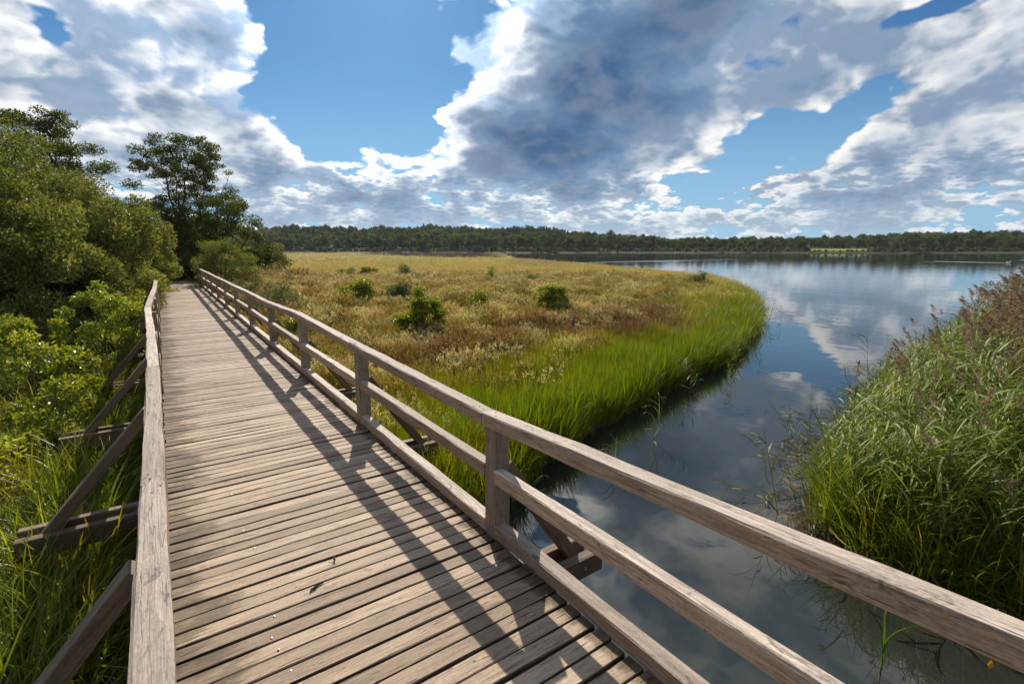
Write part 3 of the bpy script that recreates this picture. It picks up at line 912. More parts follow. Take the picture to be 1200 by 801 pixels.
# bushes dotted over the meadow
for (X, Y, rx, h, seed, n, mat, lab) in (
        (5.93, 12.87, 0.56, 1.22, 61, 4200, LEAF_BRIGHT, 'leafy green bush in the meadow, nearest to the bridge'),
        (11.88, 14.5, 0.58, 1.18, 62, 4200, LEAF_BRIGHT, 'dark round bush standing alone in the middle of the meadow'),
        (9.47, 15.61, 0.36, 0.95, 63, 1800, LEAF_BRIGHT, 'small upright green bush between the leafy bush and the dark round bush'),
        (6.64, 20.79, 0.95, 1.10, 64, 3600, LEAF_BRIGHT, 'wide loose green thicket in the meadow behind the leafy bush'),
        (8.05, 19.81, 0.70, 1.10, 65, 2600, LEAF_GREY, 'greyish loose bush beside the wide green thicket'),
        (14.05, 40.9, 0.75, 0.95, 66, 2200, LEAF_DARK, 'small dark dome-shaped bush far out in the golden meadow'),
        (12.31, 40.72, 0.85, 0.85, 67, 1600, LEAF_GREY, 'pale low bush just beside the small dark dome-shaped bush'),
        (16.08, 38.09, 0.80, 1.15, 68, 1300, LEAF_GREY, 'thin tall grey tuft of a bush right of the dark dome-shaped bush'),
        (19.11, 30.05, 0.32, 1.05, 69, 900, LEAF_BRIGHT, 'slim young tree sapling in the middle of the golden meadow'),
        (20.5, 27.0, 0.55, 0.72, 70, 900, LEAF_GREY, 'low grey bush towards the lake, by itself in pale grass'),
        (14.6, 19.5, 0.45, 0.68, 71, 900, LEAF_DARK, 'tiny dark bush behind the dark round bush, near the tip of the peninsula'),
        (29.5, 20.5, 0.9, 0.95, 72, 1300, LEAF_DARK, 'dark reedy bush at the outer tip of the peninsula by the water')):
    make_plant('meadow_bush', lab, 'bush', (X, Y, gz(X, Y)), rx * 1.15, rx * 1.15, h * 1.2, 52, 0.21 if rx < 0.7 else 0.26, int(n * 2.4), 0.085, 0.048, mat, seed, group='bushes dotted over the meadow', base=0.0, stem=0.008)

# ------------------------------------------------------------------ scattered grasses and reeds
TEMPL = bpy.data.collections.new('templates')       # never linked to the scene


def blade(G, b, dirv, h, w, bend, rng, seg=4, tint=None):
    """one curved grass blade"""
    t = np.linspace(0, 1, seg + 1)
    s = np.array([-dirv[1], dirv[0], 0]); tw = rng.uniform(-.9, .9)
    s = s * math.cos(tw) + dirv * math.sin(tw)
    c = b + np.outer(t, [0, 0, h]) * (1 - 0.35 * bend * t[:, None]) + np.outer(t ** 2.2, dirv) * bend * h
    ww = w * np.sqrt(np.maximum(1 - t, 0.0)) * np.minimum(1, 0.6 + t * 2) * .5
    V = np.empty((2 * seg + 1, 3))
    V[0:2 * seg:2] = c[:-1] - s * ww[:-1, None]; V[1:2 * seg:2] = c[:-1] + s * ww[:-1, None]; V[-1] = c[-1]
    q = [(2 * i, 2 * i + 1, 2 * i + 3, 2 * i + 2) for i in range(seg - 1)]
    G.add(V, [(2 * seg - 2, 2 * seg - 1, 2 * seg)], q, rng.random() * .98 if tint is None else tint)


def tuft_tmpl(name, nb, h, w, spread, bend, seed, plumes=0, seg=4, mat=None):
    rng = np.random.default_rng(seed)
    G = Geo()
    for i in range(nb):
        a = rng.random() * 6.283; r = spread * math.sqrt(rng.random())
        d = np.array([math.cos(a), math.sin(a), 0])
        a2 = a + rng.normal() * 0.9
        blade(G, d * r + np.array([0, 0, -.05]), np.array([math.cos(a2), math.sin(a2), 0]), h * rng.uniform(.55, 1.1), w * rng.uniform(.6, 1.2), bend * rng.uniform(.2, 1.5), rng, seg)
    for i in range(plumes):
        a = rng.random() * 6.283; r = spread * math.sqrt(rng.random()); hh = h * rng.uniform(.85, 1.3)
        b = np.array([math.cos(a) * r, math.sin(a) * r, -.05]); tip = b + np.array([rng.normal() * .10 * h, rng.normal() * .10 * h, hh])
        G.tube(np.array([b, (b + tip) / 2 + rng.normal(size=3) * .01, tip]), [.0022, .0018, .0012], 3, 0.4)
        m = 7
        tt = rng.uniform(-.16, .03, m) * h
        C = tip + np.outer(tt, [0, 0, 1]) + rng.normal(size=(m, 3)) * .016
        A = unit(rng.normal(size=(m, 3)) * .5 + np.array([0, 0, 1.0]))
        G.leaves(C, A, .050, .012, rng, 2.0 + rng.random(m) * .9)
    o = bpy.data.objects.new(name, G.mesh(name, [mat or BLADE]))
    return o


def reed_tmpl(name, h, nleaf, panicle, seed, dead=False):
    rng = np.random.default_rng(seed)
    G = Geo()
    lean = np.array([rng.normal() * .10, rng.normal() * .10, 0])
    t = np.linspace(0, 1, 6)
    st = np.outer(t, [0, 0, h]) + np.outer(t ** 1.6, lean * h)
    G.tube(st, np.linspace(.0045, .0020, 6), 4, 0.55)
    a0 = rng.random() * 6.28
    for i in range(nleaf):
        f = 0.22 + 0.72 * i / nleaf
        b = np.array([np.interp(f, t, st[:, k]) for k in range(3)])
        a = rng.normal() * .75 - .35 + (math.pi if rng.random() < .16 else 0)
        L = rng.uniform(.34, .58) * (1.1 - .35 * abs(f - .6))
        d = np.array([math.cos(a), math.sin(a), 0])
        tt = np.linspace(0, 1, 6)[:, None]
        up = rng.uniform(.35, 1.5)
        c = b + d * L * tt * (0.75) + np.array([0, 0, 1]) * (up * L * tt - (up * .45 + rng.uniform(.0, .30)) * L * tt ** 2.4)
        s = np.array([-d[1], d[0], 0]); s = unit(s + rng.normal(size=3) * .35)
        wv = 0.023 * rng.uniform(.7, 1.2) * np.array([.5, 1, 1, .8, .45, 0.02])[:, None] * .5
        V = np.empty((12, 3)); V[0::2] = c - s * wv; V[1::2] = c + s * wv
        G.add(V, None, [(2 * k, 2 * k + 1, 2 * k + 3, 2 * k + 2) for k in range(5)], rng.random() * .98)
    if panicle:
        m = 46
        top = st[-1]; dd = unit(np.array([rng.normal(), rng.normal(), 0.0]))
        f = rng.random(m)
        C = top + np.outer(f, [0, 0, .19]) + np.outer(f ** 1.5, dd) * .10 + rng.normal(size=(m, 3)) * np.array([.028, .028, .02]) * (1.25 - f)[:, None]
        A = unit(dd * .8 + rng.normal(size=(m, 3)) * .5 + np.array([0, 0, .35]))
        G.leaves(C, A, .068, .015, rng, 2.0 + rng.random(m) * .9)
    return bpy.data.objects.new(name, G.mesh(name, [REEDBLADE]))


def tmpl_coll(name, objs):
    c = bpy.data.collections.new(name)
    for o in objs:
        c.objects.link(o)
    return c


def scatter(name, pts, scale, rot, hue, hueb, coll):
    """points that carry size, lean and colour; geometry nodes put a tuft on each"""
    n = len(pts)
    me = bpy.data.meshes.new(name)
    me.vertices.add(n)
    me.vertices.foreach_set('co', np.asarray(pts, np.float32).ravel())
    for k, a, t in (('size', scale, 'FLOAT_VECTOR'), ('lean', rot, 'FLOAT_VECTOR'), ('hue', hue, 'FLOAT_VECTOR'), ('hueb', hueb, 'FLOAT_VECTOR')):
        at = me.attributes.new(k, t, 'POINT')
        at.data.foreach_set('vector', np.asarray(a, np.float32).ravel())
    o = link(name, me)
    ng = bpy.data.node_groups.new(name, 'GeometryNodeTree')
    ng.interface.new_socket('Geometry', in_out='INPUT', socket_type='NodeSocketGeometry')
    ng.interface.new_socket('Geometry', in_out='OUTPUT', socket_type='NodeSocketGeometry')
    N, L = ng.nodes, ng.links
    gi = N.new('NodeGroupInput'); go = N.new('NodeGroupOutput')
    ci = N.new('GeometryNodeCollectionInfo'); ci.inputs['Collection'].default_value = coll
    ci.inputs['Separate Children'].default_value = True; ci.inputs['Reset Children'].default_value = True
    ip = N.new('GeometryNodeInstanceOnPoints'); ip.inputs['Pick Instance'].default_value = True
    rv = N.new('FunctionNodeRandomValue'); rv.data_type = 'INT'
    rv.inputs[4].default_value = 0; rv.inputs[5].default_value = len(coll.objects) - 1
    a1 = N.new('GeometryNodeInputNamedAttribute'); a1.data_type = 'FLOAT_VECTOR'; a1.inputs[0].default_value = 'size'
    a2 = N.new('GeometryNodeInputNamedAttribute'); a2.data_type = 'FLOAT_VECTOR'; a2.inputs[0].default_value = 'lean'
    L.new(gi.outputs[0], ip.inputs['Points']); L.new(ci.outputs[0], ip.inputs['Instance'])
    L.new(rv.outputs[2], ip.inputs['Instance Index'])
    L.new(a1.outputs[0], ip.inputs['Scale']); L.new(a2.outputs[0], ip.inputs['Rotation'])
    L.new(ip.outputs[0], go.inputs[0])
    md = o.modifiers.new('scatter', 'NODES'); md.node_group = ng
    props(o, kind='stuff')
    return o


SEDGE = tmpl_coll('sedge_t', [tuft_tmpl('sedge_t%d' % i, 30, 0.62, 0.0105, 0.17, 0.27, 1000 + i) for i in range(4)])
WETGR = tmpl_coll('wetgr_t', [tuft_tmpl('wetgr_t%d' % i, 15, 0.85, 0.0175, 0.14, 0.50, 1500 + i, 0, 5, BROADBLADE) for i in range(5)])
MEADOW = tmpl_coll('meadow_t', [tuft_tmpl('meadow_t%d' % i, 20, 0.46, 0.0085, 0.17, 0.5, 1100 + i, 9, 3) for i in range(4)])
FARGR = tmpl_coll('fargr_t', [tuft_tmpl('fargr_t%d' % i, 30, 0.42, 0.030, 0.42, 0.5, 1200 + i, 12, 2) for i in range(4)])
REEDP = tmpl_coll('reedp_t', [reed_tmpl('reedp_t%d' % i, 1.55 + .12 * i, 9, True, 1300 + i) for i in range(4)])
REEDG = tmpl_coll('reedg_t', [reed_tmpl('reedg_t%d' % i, 1.25 + .12 * i, 9, False, 1400 + i) for i in range(4)])

RNG = np.random.default_rng(5)


def polar_pts(n, az0, az1, r0, r1, power=1.0):
    """points whose density falls with distance, about even in the eye of somebody on the bridge"""
    az = np.radians(RNG.uniform(az0, az1, n))
    if power == 0:
        r = r0 * (r1 / r0) ** RNG.random(n)
    else:
        r = np.sqrt(RNG.uniform(r0 ** 2, r1 ** 2, n))
    return r * np.sin(az), r * np.cos(az)


def col(a, j=0.18):
    a = np.asarray(a, float)
    return np.clip(a * (1 + RNG.normal(0, j, (len(a), 1))) * (1 + RNG.normal(0, j * .4, a.shape)), 0.004, 0.9)


def lerp(a, b, t):
    return np.asarray(a) * (1 - t[:, None]) + np.asarray(b) * t[:, None]


GREEN = np.array([.165, .225, .008]); YGREEN = np.array([.32, .31, .012]); GOLD = np.array([.40, .345, .05]); STRAW = np.array([.48, .41, .20])
RED = np.array([.205, .135, .060]); PALE = np.array([.62, .55, .38]); DKGR = np.array([.040, .075, .012]); BROWN = np.array([.085, .055, .026])


def on_bridge(x, y, m=0.0):
    return ((x > -0.32 - m) & (x < 1.66 + m) & (y < YEND + .2)) | ((np.abs(x - PATHX + .003 * np.maximum(y - YEND, 0) ** 2) < 1.5) & (y > YEND) & (y < 43))


def meadow_hue(x, y, s):
    """colour of the sward: green by the water, then yellow, russet and straw"""
    n = len(x)
    w1 = wav(x, y, 7.0, 1); w2 = wav(x, y, 3.1, 2); w3 = wav(x, y * 0.6, 26.0, 3); w4 = wav(x, y, 1.5, 6)
    e = s + 1.5 * w1 + 1.0 * w2 + .5 * w4
    r = np.hypot(x, y)
    c = lerp(np.tile(GREEN, (n, 1)), YGREEN, sstep(0.9, 4.8, e))
    t = sstep(4.6, 9.2, e + RNG.normal(0, .9, n))
    mixc = lerp(lerp(np.tile(RED, (n, 1)), GOLD, sstep(-.7, .3, w2 + .4 * w1)), STRAW, sstep(.25, 1.0, w1 - .5 * w2) * .8)
    mixc = lerp(mixc, YGREEN * .95, sstep(-.5, .5, w4 + .5 * wav(x, y, 4.4, 8)) * .85)
    mixc = lerp(mixc, GREEN * .75, sstep(.75, 1.1, wav(x, y, 5.2, 3)) * .8)
    rp = 0
    for (px_, py_, ax_, ay_) in ((11.8, 10.9, 2.6, 1.9), (5.2, 10.0, 1.8, 1.6), (9.0, 11.4, 1.5, 1.2), (15.5, 13.2, 2.2, 1.6)):
        rp = rp + np.exp(-(((x - px_) / ax_) ** 2 + ((y - py_) / ay_) ** 2))
    rp = np.clip(rp * 1.5 * (1 + .4 * w4), 0, .95)
    mixc = lerp(mixc, np.array([.145, .082, .050]), rp)
    c = lerp(c, mixc, np.maximum(t, np.clip(rp * 1.15 - .1, 0, 1)))
    far = sstep(16, 60, r)
    fc = lerp(lerp(lerp(np.tile(GOLD * 1.1, (n, 1)), RED * 1.35, sstep(.1, .8, w3)), YGREEN, sstep(.3, 1.0, -w3) * .7), mixc, np.full(n, .30))
    return lerp(c, fc, far), t


# sedge fringe and the green front of the meadow
x, y = polar_pts(60000, -20, 100, 2.0, 36)
x2, y2 = polar_pts(26000, -25, 60, 2.0, 15)
x, y = np.concatenate([x, x2]), np.concatenate([y, y2])
s = sd_poly(np.stack([x, y], 1), NORTH)
w1 = wav(x, y, 7.0, 1); w2 = wav(x, y, 3.1, 2)
e = s + 1.3 * w1 + .8 * w2
rr = np.hypot(x, y)
keep = (s > -0.02) & (e < 10.5) & ~on_bridge(x, y) & (RNG.random(len(x)) < np.clip(1.3 - e / 10.5, .12, 1)) & (x > 1.0)
keep &= RNG.random(len(x)) < np.clip(16 / rr, .30, 1)
x, y, s, rr = x[keep], y[keep], s[keep], rr[keep]
hc, t = meadow_hue(x, y, s)
h, _ = ground_h(x, y)
n = len(x)
sz = RNG.uniform(.55, 1.15, n) * np.clip(1.08 - .07 * np.maximum(s, 0), .62, 1.08) * (1 + .20 * wav(x, y, 1.5, 3) + .12 * wav(x, y, 4.0, 1))
S3 = np.stack([sz * np.clip(rr / 12, 1, 1.8), sz * np.clip(rr / 12, 1, 1.8), sz * RNG.uniform(.85, 1.15, n)], 1)
rot = np.stack([RNG.normal(0, .17, n) + .16 * wav(x, y, 2.2, 4), RNG.normal(0, .17, n) + .16 * wav(x, y, 2.2, 5), RNG.random(n) * 6.28], 1)
scatter('sedge_fringe', np.stack([x, y, np.maximum(h, WATER - .12)], 1), S3, rot, col(hc, .2), col(np.tile(STRAW, (n, 1))), SEDGE)

# mixed russet and straw grass behind it
x, y = polar_pts(60000, 0, 92, 5.0, 45, 0)
s = sd_poly(np.stack([x, y], 1), NORTH)
e = s + 1.3 * wav(x, y, 7.0, 1) + .8 * wav(x, y, 3.1, 2)
keep = (s > 0.4) & (e + RNG.normal(0, 1.3, len(x)) > 4.5) & ~on_bridge(x, y, .1) & (x > 1.0)
x, y, s = x[keep], y[keep], s[keep]
rr = np.hypot(x, y)
hc, t = meadow_hue(x, y, s)
h, _ = ground_h(x, y)
n = len(x)
sz = RNG.uniform(.7, 1.3, n) * (1 + .30 * wav(x, y, 4.0, 4)) * (1 + .35 * sstep(.75, 1.1, wav(x, y, 5.2, 3)))
S3 = np.stack([sz * np.clip(rr / 14, 1, 2.4)] * 2 + [sz], 1)
rot = np.stack([RNG.normal(0, .16, n), RNG.normal(0, .16, n), RNG.random(n) * 6.28], 1)
w2 = wav(x, y, 4.0, 5)
pl = lerp(lerp(np.tile(RED * 1.2, (n, 1)), PALE, sstep(-.2, .5, w2)), hc * 1.2, np.full(n, .30))
scatter('meadow_grass', np.stack([x, y, h], 1), S3, rot, col(hc, .2), col(pl, .2), MEADOW)

# distant golden meadow
x, y = polar_pts(42000, -14, 75, 26.0, 262, 0)
s = sd_poly(np.stack([x, y], 1), NORTH)
keep = (s > 0.3) & ~on_bridge(x, y, .3)
x, y, s = x[keep], y[keep], s[keep]
rr = np.hypot(x, y); az = np.degrees(np.arctan2(x, y))
hc, t = meadow_hue(x, y, np.maximum(s, 4))
# the dark sedge bed near the lake
bed = sstep(0, 5, sd_poly(np.stack([x, y], 1), [(54, 143), (62, 185), (90, 224), (119, 189), (97, 149), (75, 112), (64, 96), (51, 99), (52, 127)]))
hc = lerp(hc, BROWN * .6, bed)
h, _ = ground_h(x, y)
n = len(x)
sz = RNG.uniform(.7, 1.25, n) * np.clip(rr / 60, 1, 2.0) ** .5
S3 = np.stack([sz * np.clip(rr / 32, 1, 3.4)] * 2 + [sz], 1)
rot = np.stack([RNG.normal(0, .08, n), RNG.normal(0, .08, n), RNG.random(n) * 6.28], 1)
scatter('golden_meadow', np.stack([x, y, h], 1), S3, rot, col(hc, .16), col(lerp(lerp(hc, PALE, np.full(n, .45)), BROWN * .6, bed), .16), FARGR)

# wet grass left of and below the bridge
x, y = polar_pts(30000, -75, 45, 0.9, 12)
x3, y3 = polar_pts(9000, -60, 40, 12, 30)
x, y = np.concatenate([x, x3]), np.concatenate([y, y3])
s = sd_poly(np.stack([x, y], 1), NORTH)
keep = (s > -0.1) & (x < 1.9) & ~(on_bridge(x, y, .12) & (y < 2.2))
keep &= ~((np.abs(x - PATHX) < .75) & (y > YEND - .5))
keep &= RNG.random(len(x)) < np.where(on_bridge(x, y, .1) & (y < YEND), .25, .55)
x, y, s = x[keep], y[keep], s[keep]
h, _ = ground_h(x, y)
n = len(x)
w1 = wav(x, y, 2.2, 6)
hc = lerp(np.tile(np.array([.165, .22, .012]), (n, 1)), YGREEN * .95, sstep(-.2, .9, w1))
sz = RNG.uniform(.6, 1.15, n) * np.where(on_bridge(x, y, .35) & (y < YEND), .62, 1.0) * np.where(y > 26, .32, 1)
S3 = np.stack([sz * 1.1, sz * 1.1, sz], 1)
rot = np.stack([RNG.normal(0, .16, n), RNG.normal(0, .16, n), RNG.random(n) * 6.28], 1)
scatter('wet_grass', np.stack([x, y, np.maximum(h, WATER - .1)], 1), S3, rot, col(hc, .22), col(np.tile(STRAW, (n, 1))), WETGR)

# reed bed on the right-hand bank
x, y = polar_pts(26000, 66, 108, 4.6, 34)
xx, yy = polar_pts(9000, 60, 112, 4.6, 11)
x, y = np.concatenate([x, xx]), np.concatenate([y, yy])
s = sd_poly(np.stack([x, y], 1), SOUTH)
keep = (s > -0.06)
x, y, s = x[keep], y[keep], s[keep]
h, _ = ground_h(x, y)
rr = np.hypot(x, y)
edge = s + .5 * wav(x, y, 2.4, 7)
base = np.stack([x, y, np.maximum(h, WATER - .12)], 1)
n = len(x)
u = RNG.random(n)
isg = (edge < np.clip(1.75 - .10 * (rr - 5), .5, 1.75)) & (u < .97) | (u < np.clip(.42 - .03 * (rr - 5), .12, .42))
for nm, mk, co, g0, g1 in (('green_reeds', isg & (u < np.clip(22 / rr, .3, 1)), REEDG, np.array([.14, .215, .012]), np.array([.29, .35, .06])),
                           ('flowering_reeds', ~isg & (RNG.random(n) < np.clip(1.1 - rr / 60, .4, 1)), REEDP, np.array([.15, .20, .025]), np.array([.30, .33, .09]))):
    k = int(mk.sum())
    b = base[mk]; r_ = rr[mk]; e_ = edge[mk]
    hs = np.clip(.60 + .14 * e_, .52, 1.0) if co is REEDG else np.clip(.74 + .07 * e_, .75, 1.15)
    hs = hs * RNG.uniform(.78, 1.15, k) * (1 + .13 * wav(b[:, 0], b[:, 1], 1.9, 6)) * np.clip(1.0 + (r_ - 10) * .006, 0.95, 1.12)
    S3 = np.stack([hs * np.clip(r_ / 12, 1.05, 1.6)] * 2 + [hs], 1)
    rot = np.stack([RNG.normal(0, .10, k), .08 + RNG.normal(0, .10, k), RNG.normal(0, .55, k)], 1)
    scatter(nm, b, S3, rot, col(lerp(np.tile(g0, (k, 1)), g1, RNG.random(k)), .18), col(np.tile(np.array([.30, .225, .175]), (k, 1)), .16), co)
# lush grass at the foot of the reeds
x, y = polar_pts(16000, 62, 108, 4.6, 14)
s = sd_poly(np.stack([x, y], 1), SOUTH)
e = s + .4 * wav(x, y, 1.6, 8)
keep = (s > -.12) & (e < 1.7) & (RNG.random(len(x)) < .8)
x, y, s = x[keep], y[keep], s[keep]
h, _ = ground_h(x, y)
n = len(x)
sz = RNG.uniform(.6, 1.05, n)
rot = np.stack([RNG.normal(0, .18, n), RNG.normal(0, .18, n), RNG.random(n) * 6.28], 1)
scatter('bank_grass', np.stack([x, y, np.maximum(h, WATER - .12)], 1), np.stack([sz, sz, sz * 1.05], 1), rot,
        col(lerp(np.tile(GREEN, (n, 1)), np.array([.19, .23, .012]), RNG.random(n)), .2), col(np.tile(STRAW, (n, 1))), WETGR)

# broken dead stems lying in the shallows, and stray reeds standing in the water
x, y = polar_pts(3000, 58, 108, 4.3, 13)
s = sd_poly(np.stack([x, y], 1), SOUTH)
keep = (s > -.45) & (s < .5) & (RNG.random(len(x)) < .25)
x, y = x[keep], y[keep]
n = len(x)
rot = np.stack([RNG.normal(1.42, .10, n), RNG.normal(0, .2, n), RNG.random(n) * 6.28], 1)
sz = RNG.uniform(.35, .75, n)
scatter('dead_reeds', np.stack([x, y, np.full(n, WATER + .015)], 1), np.stack([sz, sz, sz], 1), rot, col(np.tile([.13, .10, .055], (n, 1)), .25), col(np.tile([.2, .15, .1], (n, 1))), REEDG)
x, y = polar_pts(60000, 20, 100, 3.0, 34)
P = np.stack([x, y], 1)
s1 = sd_poly(P, NORTH); s2 = sd_poly(P, SOUTH)
keep = (((s1 < -.05) & (s1 > -.9) & (x > 2.5) & (wav(x, y, 5.0, 5) > .2)) | ((s2 < -.05) & (s2 > -1.0) & (wav(x, y, 3.0, 4) > -.1))) & (RNG.random(len(x)) < .05)
x, y = x[keep], y[keep]
n = len(x)
sz = RNG.uniform(.45, .85, n)
rot = np.stack([RNG.normal(0, .2, n), RNG.normal(0, .2, n), RNG.random(n) * 6.28], 1)
scatter('stray_reeds', np.stack([x, y, np.full(n, WATER - .25)], 1), np.stack([sz, sz, sz], 1), rot, col(np.tile([.13, .17, .03], (n, 1)), .25), col(np.tile([.2, .15, .1], (n, 1))), REEDG)

# dark sedge bed where the far meadow runs out into the lake
BED = [(54, 143), (62, 185), (90, 224), (119, 189), (97, 149), (75, 112), (64, 96), (51, 99), (52, 127)]
x = RNG.uniform(45, 125, 16000); y = RNG.uniform(92, 230, 16000)
k = sd_poly(np.stack([x, y], 1), BED) > 0
x, y = x[k], y[k]
n = len(x)
h, _ = ground_h(x, y)
sz = RNG.uniform(1.1, 1.7, n)
rot = np.stack([RNG.normal(0, .08, n), RNG.normal(0, .08, n), RNG.random(n) * 6.28], 1)
scatter('sedge_bed', np.stack([x, y, np.maximum(h, WATER - .05)], 1), np.stack([sz * 2.6, sz * 2.6, sz], 1), rot, col(np.tile([.050, .036, .018], (n, 1)), .2), col(np.tile([.065, .045, .024], (n, 1)), .2), FARGR)


# ------------------------------------------------------------------ the far shore
def far_tree_mesh(name, seed, h, rx, ncl, nleaf, conifer=False, mat=None, cs=0.9):
    rng = np.random.default_rng(seed)
    G = Geo()
    if conifer:
        n = nleaf
        z = rng.random(n) ** 1.25
        a = rng.random(n) * 6.283
        w = (1 - z) * rx * (0.75 + .3 * np.sin(z * 46)) + .12
        r = w * rng.random(n) ** .4
        C = np.stack([np.cos(a) * r, np.sin(a) * r, h * (.14 + .86 * z) - r * .25], 1)
        A = unit(np.stack([np.cos(a), np.sin(a), -.35 + rng.normal(size=n) * .3], 1))
        G.leaves(C, A, cs * 1.1, cs * .5, rng)
    else:
        for i in range(ncl):
            u = unit(rng.normal(size=3)); u[2] = abs(u[2]) * 1.35 - .55
            k = rng.random() ** .4
            c = np.array([u[0] * rx * .78 * k, u[1] * rx * .78 * k, h * .50 + u[2] * h * .48 * k])
            sh = rng.uniform(-.22, .22)
            m = nleaf // ncl
            d = unit(rng.normal(size=(m, 3)))
            C = c + d * (rx * .34) * rng.random(m)[:, None] ** .5 * np.array([1, 1, .8])
            A = unit(d + rng.normal(size=(m, 3)) * .6)
            G.leaves(C, A, cs * rng.uniform(.6, 1.2, m), cs * .6, rng, np.clip(rng.normal(.45 + sh, .18, m), 0, 1))
    G.tube(np.array([(0, 0, -1.0), (0.1, 0, h * .35), (0, .1, h * .7)]), [.28, .2, .08], 5, 0.0)
    me = G.mesh(name, [mat or LEAF_FAR])
    return me


BROAD = [far_tree_mesh('broad_tree%d' % i, 2000 + i, 11.0 + i * .6, 4.6 + .3 * (i % 3), 26, 1500) for i in range(5)]
PINES = [far_tree_mesh('pine%d' % i, 2100 + i, 13.0 + i * .6, 3.3, 1, 1000, True, LEAF_PINE) for i in range(3)]
SHRUBS = [far_tree_mesh('shore_shrub%d' % i, 2200 + i, 2.6, 2.6, 12, 520, False, LEAF_SHORE if i < 2 else LEAF_FAR, 0.55) for i in range(4)]
F_AZ = [math.degrees(px_dir(p_, 292)[0]) for p_ in (950, 1016)]      # bearings of the mown field


def far_xy(azd, off):
    a = R(azd)
    r = float(far_shore(np.array([a]))[0]) + off
    return r * math.sin(a), r * math.cos(a)


def far_z(x, y):
    return float(ground_h(np.array([x]), np.array([y]))[0][0])


rg = np.random.default_rng(77)
cnt = {}


def far_copy(name, meshes, x, y, sc, label, cat, group):
    o = link(name, meshes[rg.integers(len(meshes))], None, (x, y, far_z(x, y) - .1))
    o.rotation_euler = (0, 0, rg.random() * 6.28)
    o.scale = (sc * rg.uniform(.9, 1.15), sc * rg.uniform(.9, 1.15), sc)
    props(o, label, cat, group)
    return o


# low pale shrubs on the water's edge, then the front of the wood, tree by tree
azd = -9.0
while azd < 83:
    x, y = far_xy(azd, rg.uniform(3, 17))
    far_copy('shore_shrub', SHRUBS, x, y, rg.uniform(.55, 1.35) * (.5 if F_AZ[0] - .3 < azd < F_AZ[1] + .2 else 1), 'low pale shrub at the waterline of the far lakeshore', 'shrub', 'low shrubs along the far lakeshore')
    azd += rg.uniform(.32, .62)
for row, (o0, o1, st) in enumerate(((16, 30, .95), (34, 52, .95))):
    azd = -10.0
    while azd < 84:
        if not (F_AZ[0] - .4 < azd < F_AZ[1] + .2):
            x, y = far_xy(azd, rg.uniform(o0, o1))
            dip = 1 - .25 * sstep(46, 52, azd) * (1 - sstep(66, 76, azd))
            far_copy('broadleaf_tree', BROAD, x, y, rg.uniform(.62, 1.05) * dip, 'rounded broadleaf tree at the front of the wood across the lake', 'tree', 'trees at the front of the wood across the lake')
        azd += rg.uniform(.55, 1.35) * st


def forest(name, meshes, n, az0, az1, o0, o1, s0, s1, keepf=None):
    c = bpy.data.collections.new(name + '_t')
    for i, me in enumerate(meshes):
        c.objects.link(bpy.data.objects.new(name + '_t%d' % i, me))
    az = np.radians(RNG.uniform(az0, az1, n))
    r = far_shore(az) + RNG.uniform(o0, o1, n)
    if keepf is not None:
        k = keepf(np.degrees(az), r - far_shore(az)); az, r = az[k], r[k]
    x, y = r * np.sin(az), r * np.cos(az)
    h, _ = ground_h(x, y)
    n = len(x)
    dip = 1 - .25 * sstep(46, 52, np.degrees(az)) * (1 - sstep(66, 76, np.degrees(az)))
    sz = RNG.uniform(s0, s1, n) * dip
    S3 = np.stack([sz, sz, sz * RNG.uniform(.9, 1.1, n)], 1)
    rot = np.stack([np.zeros(n), np.zeros(n), RNG.random(n) * 6.28], 1)
    z3 = np.zeros((n, 3))
    scatter(name, np.stack([x, y, h - .2], 1), S3, rot, z3, z3, c)


fld = lambda a, s: ~((a > F_AZ[0] - .3) & (a < F_AZ[1] + .2) & (s < 66)) & ~((np.abs(a - math.degrees(px_dir(1036, 284)[0])) < 1.0) & (s < 72))
forest('broadleaf_wood', BROAD, 2600, -16, 90, 50, 330, .75, 1.15, fld)
forest('pine_wood', PINES, 2100, -10, 50, 110, 300, .60, .90)
forest('distant_wood', BROAD, 700, 44, 90, 330, 520, .8, 1.2)

# the mown field between the trees
m_, g = new_mat('mown_grass')
p = g.n('ShaderNodeNewGeometry').outputs['Position']
nz = g.noise(p, 0.12, 4.0, 0.6)
finish(g, g.n('ShaderNodeBsdfPrincipled', {'Base Color': g.mix(g.mr(nz, .3, .7), (.17, .23, .05, 1), (.25, .29, .075, 1)), 'Roughness': .9, 'Specular IOR Level': .1}).outputs[0])
V = []
na, nr = 14, 8
for i in range(na + 1):
    a = F_AZ[0] + (F_AZ[1] - F_AZ[0]) * i / na
    for j in range(nr + 1):
        x, y = far_xy(a, 26 + 40 * j / nr)
        V.append((x, y, far_z(x, y) + .12 + 0.5 * j / nr))
q = [(i * (nr + 1) + j, (i + 1) * (nr + 1) + j, (i + 1) * (nr + 1) + j + 1, i * (nr + 1) + j + 1) for i in range(na) for j in range(nr)]
props(link('field', np_mesh('field', V, np.array(q), [m_], smooth=True)), kind='structure')

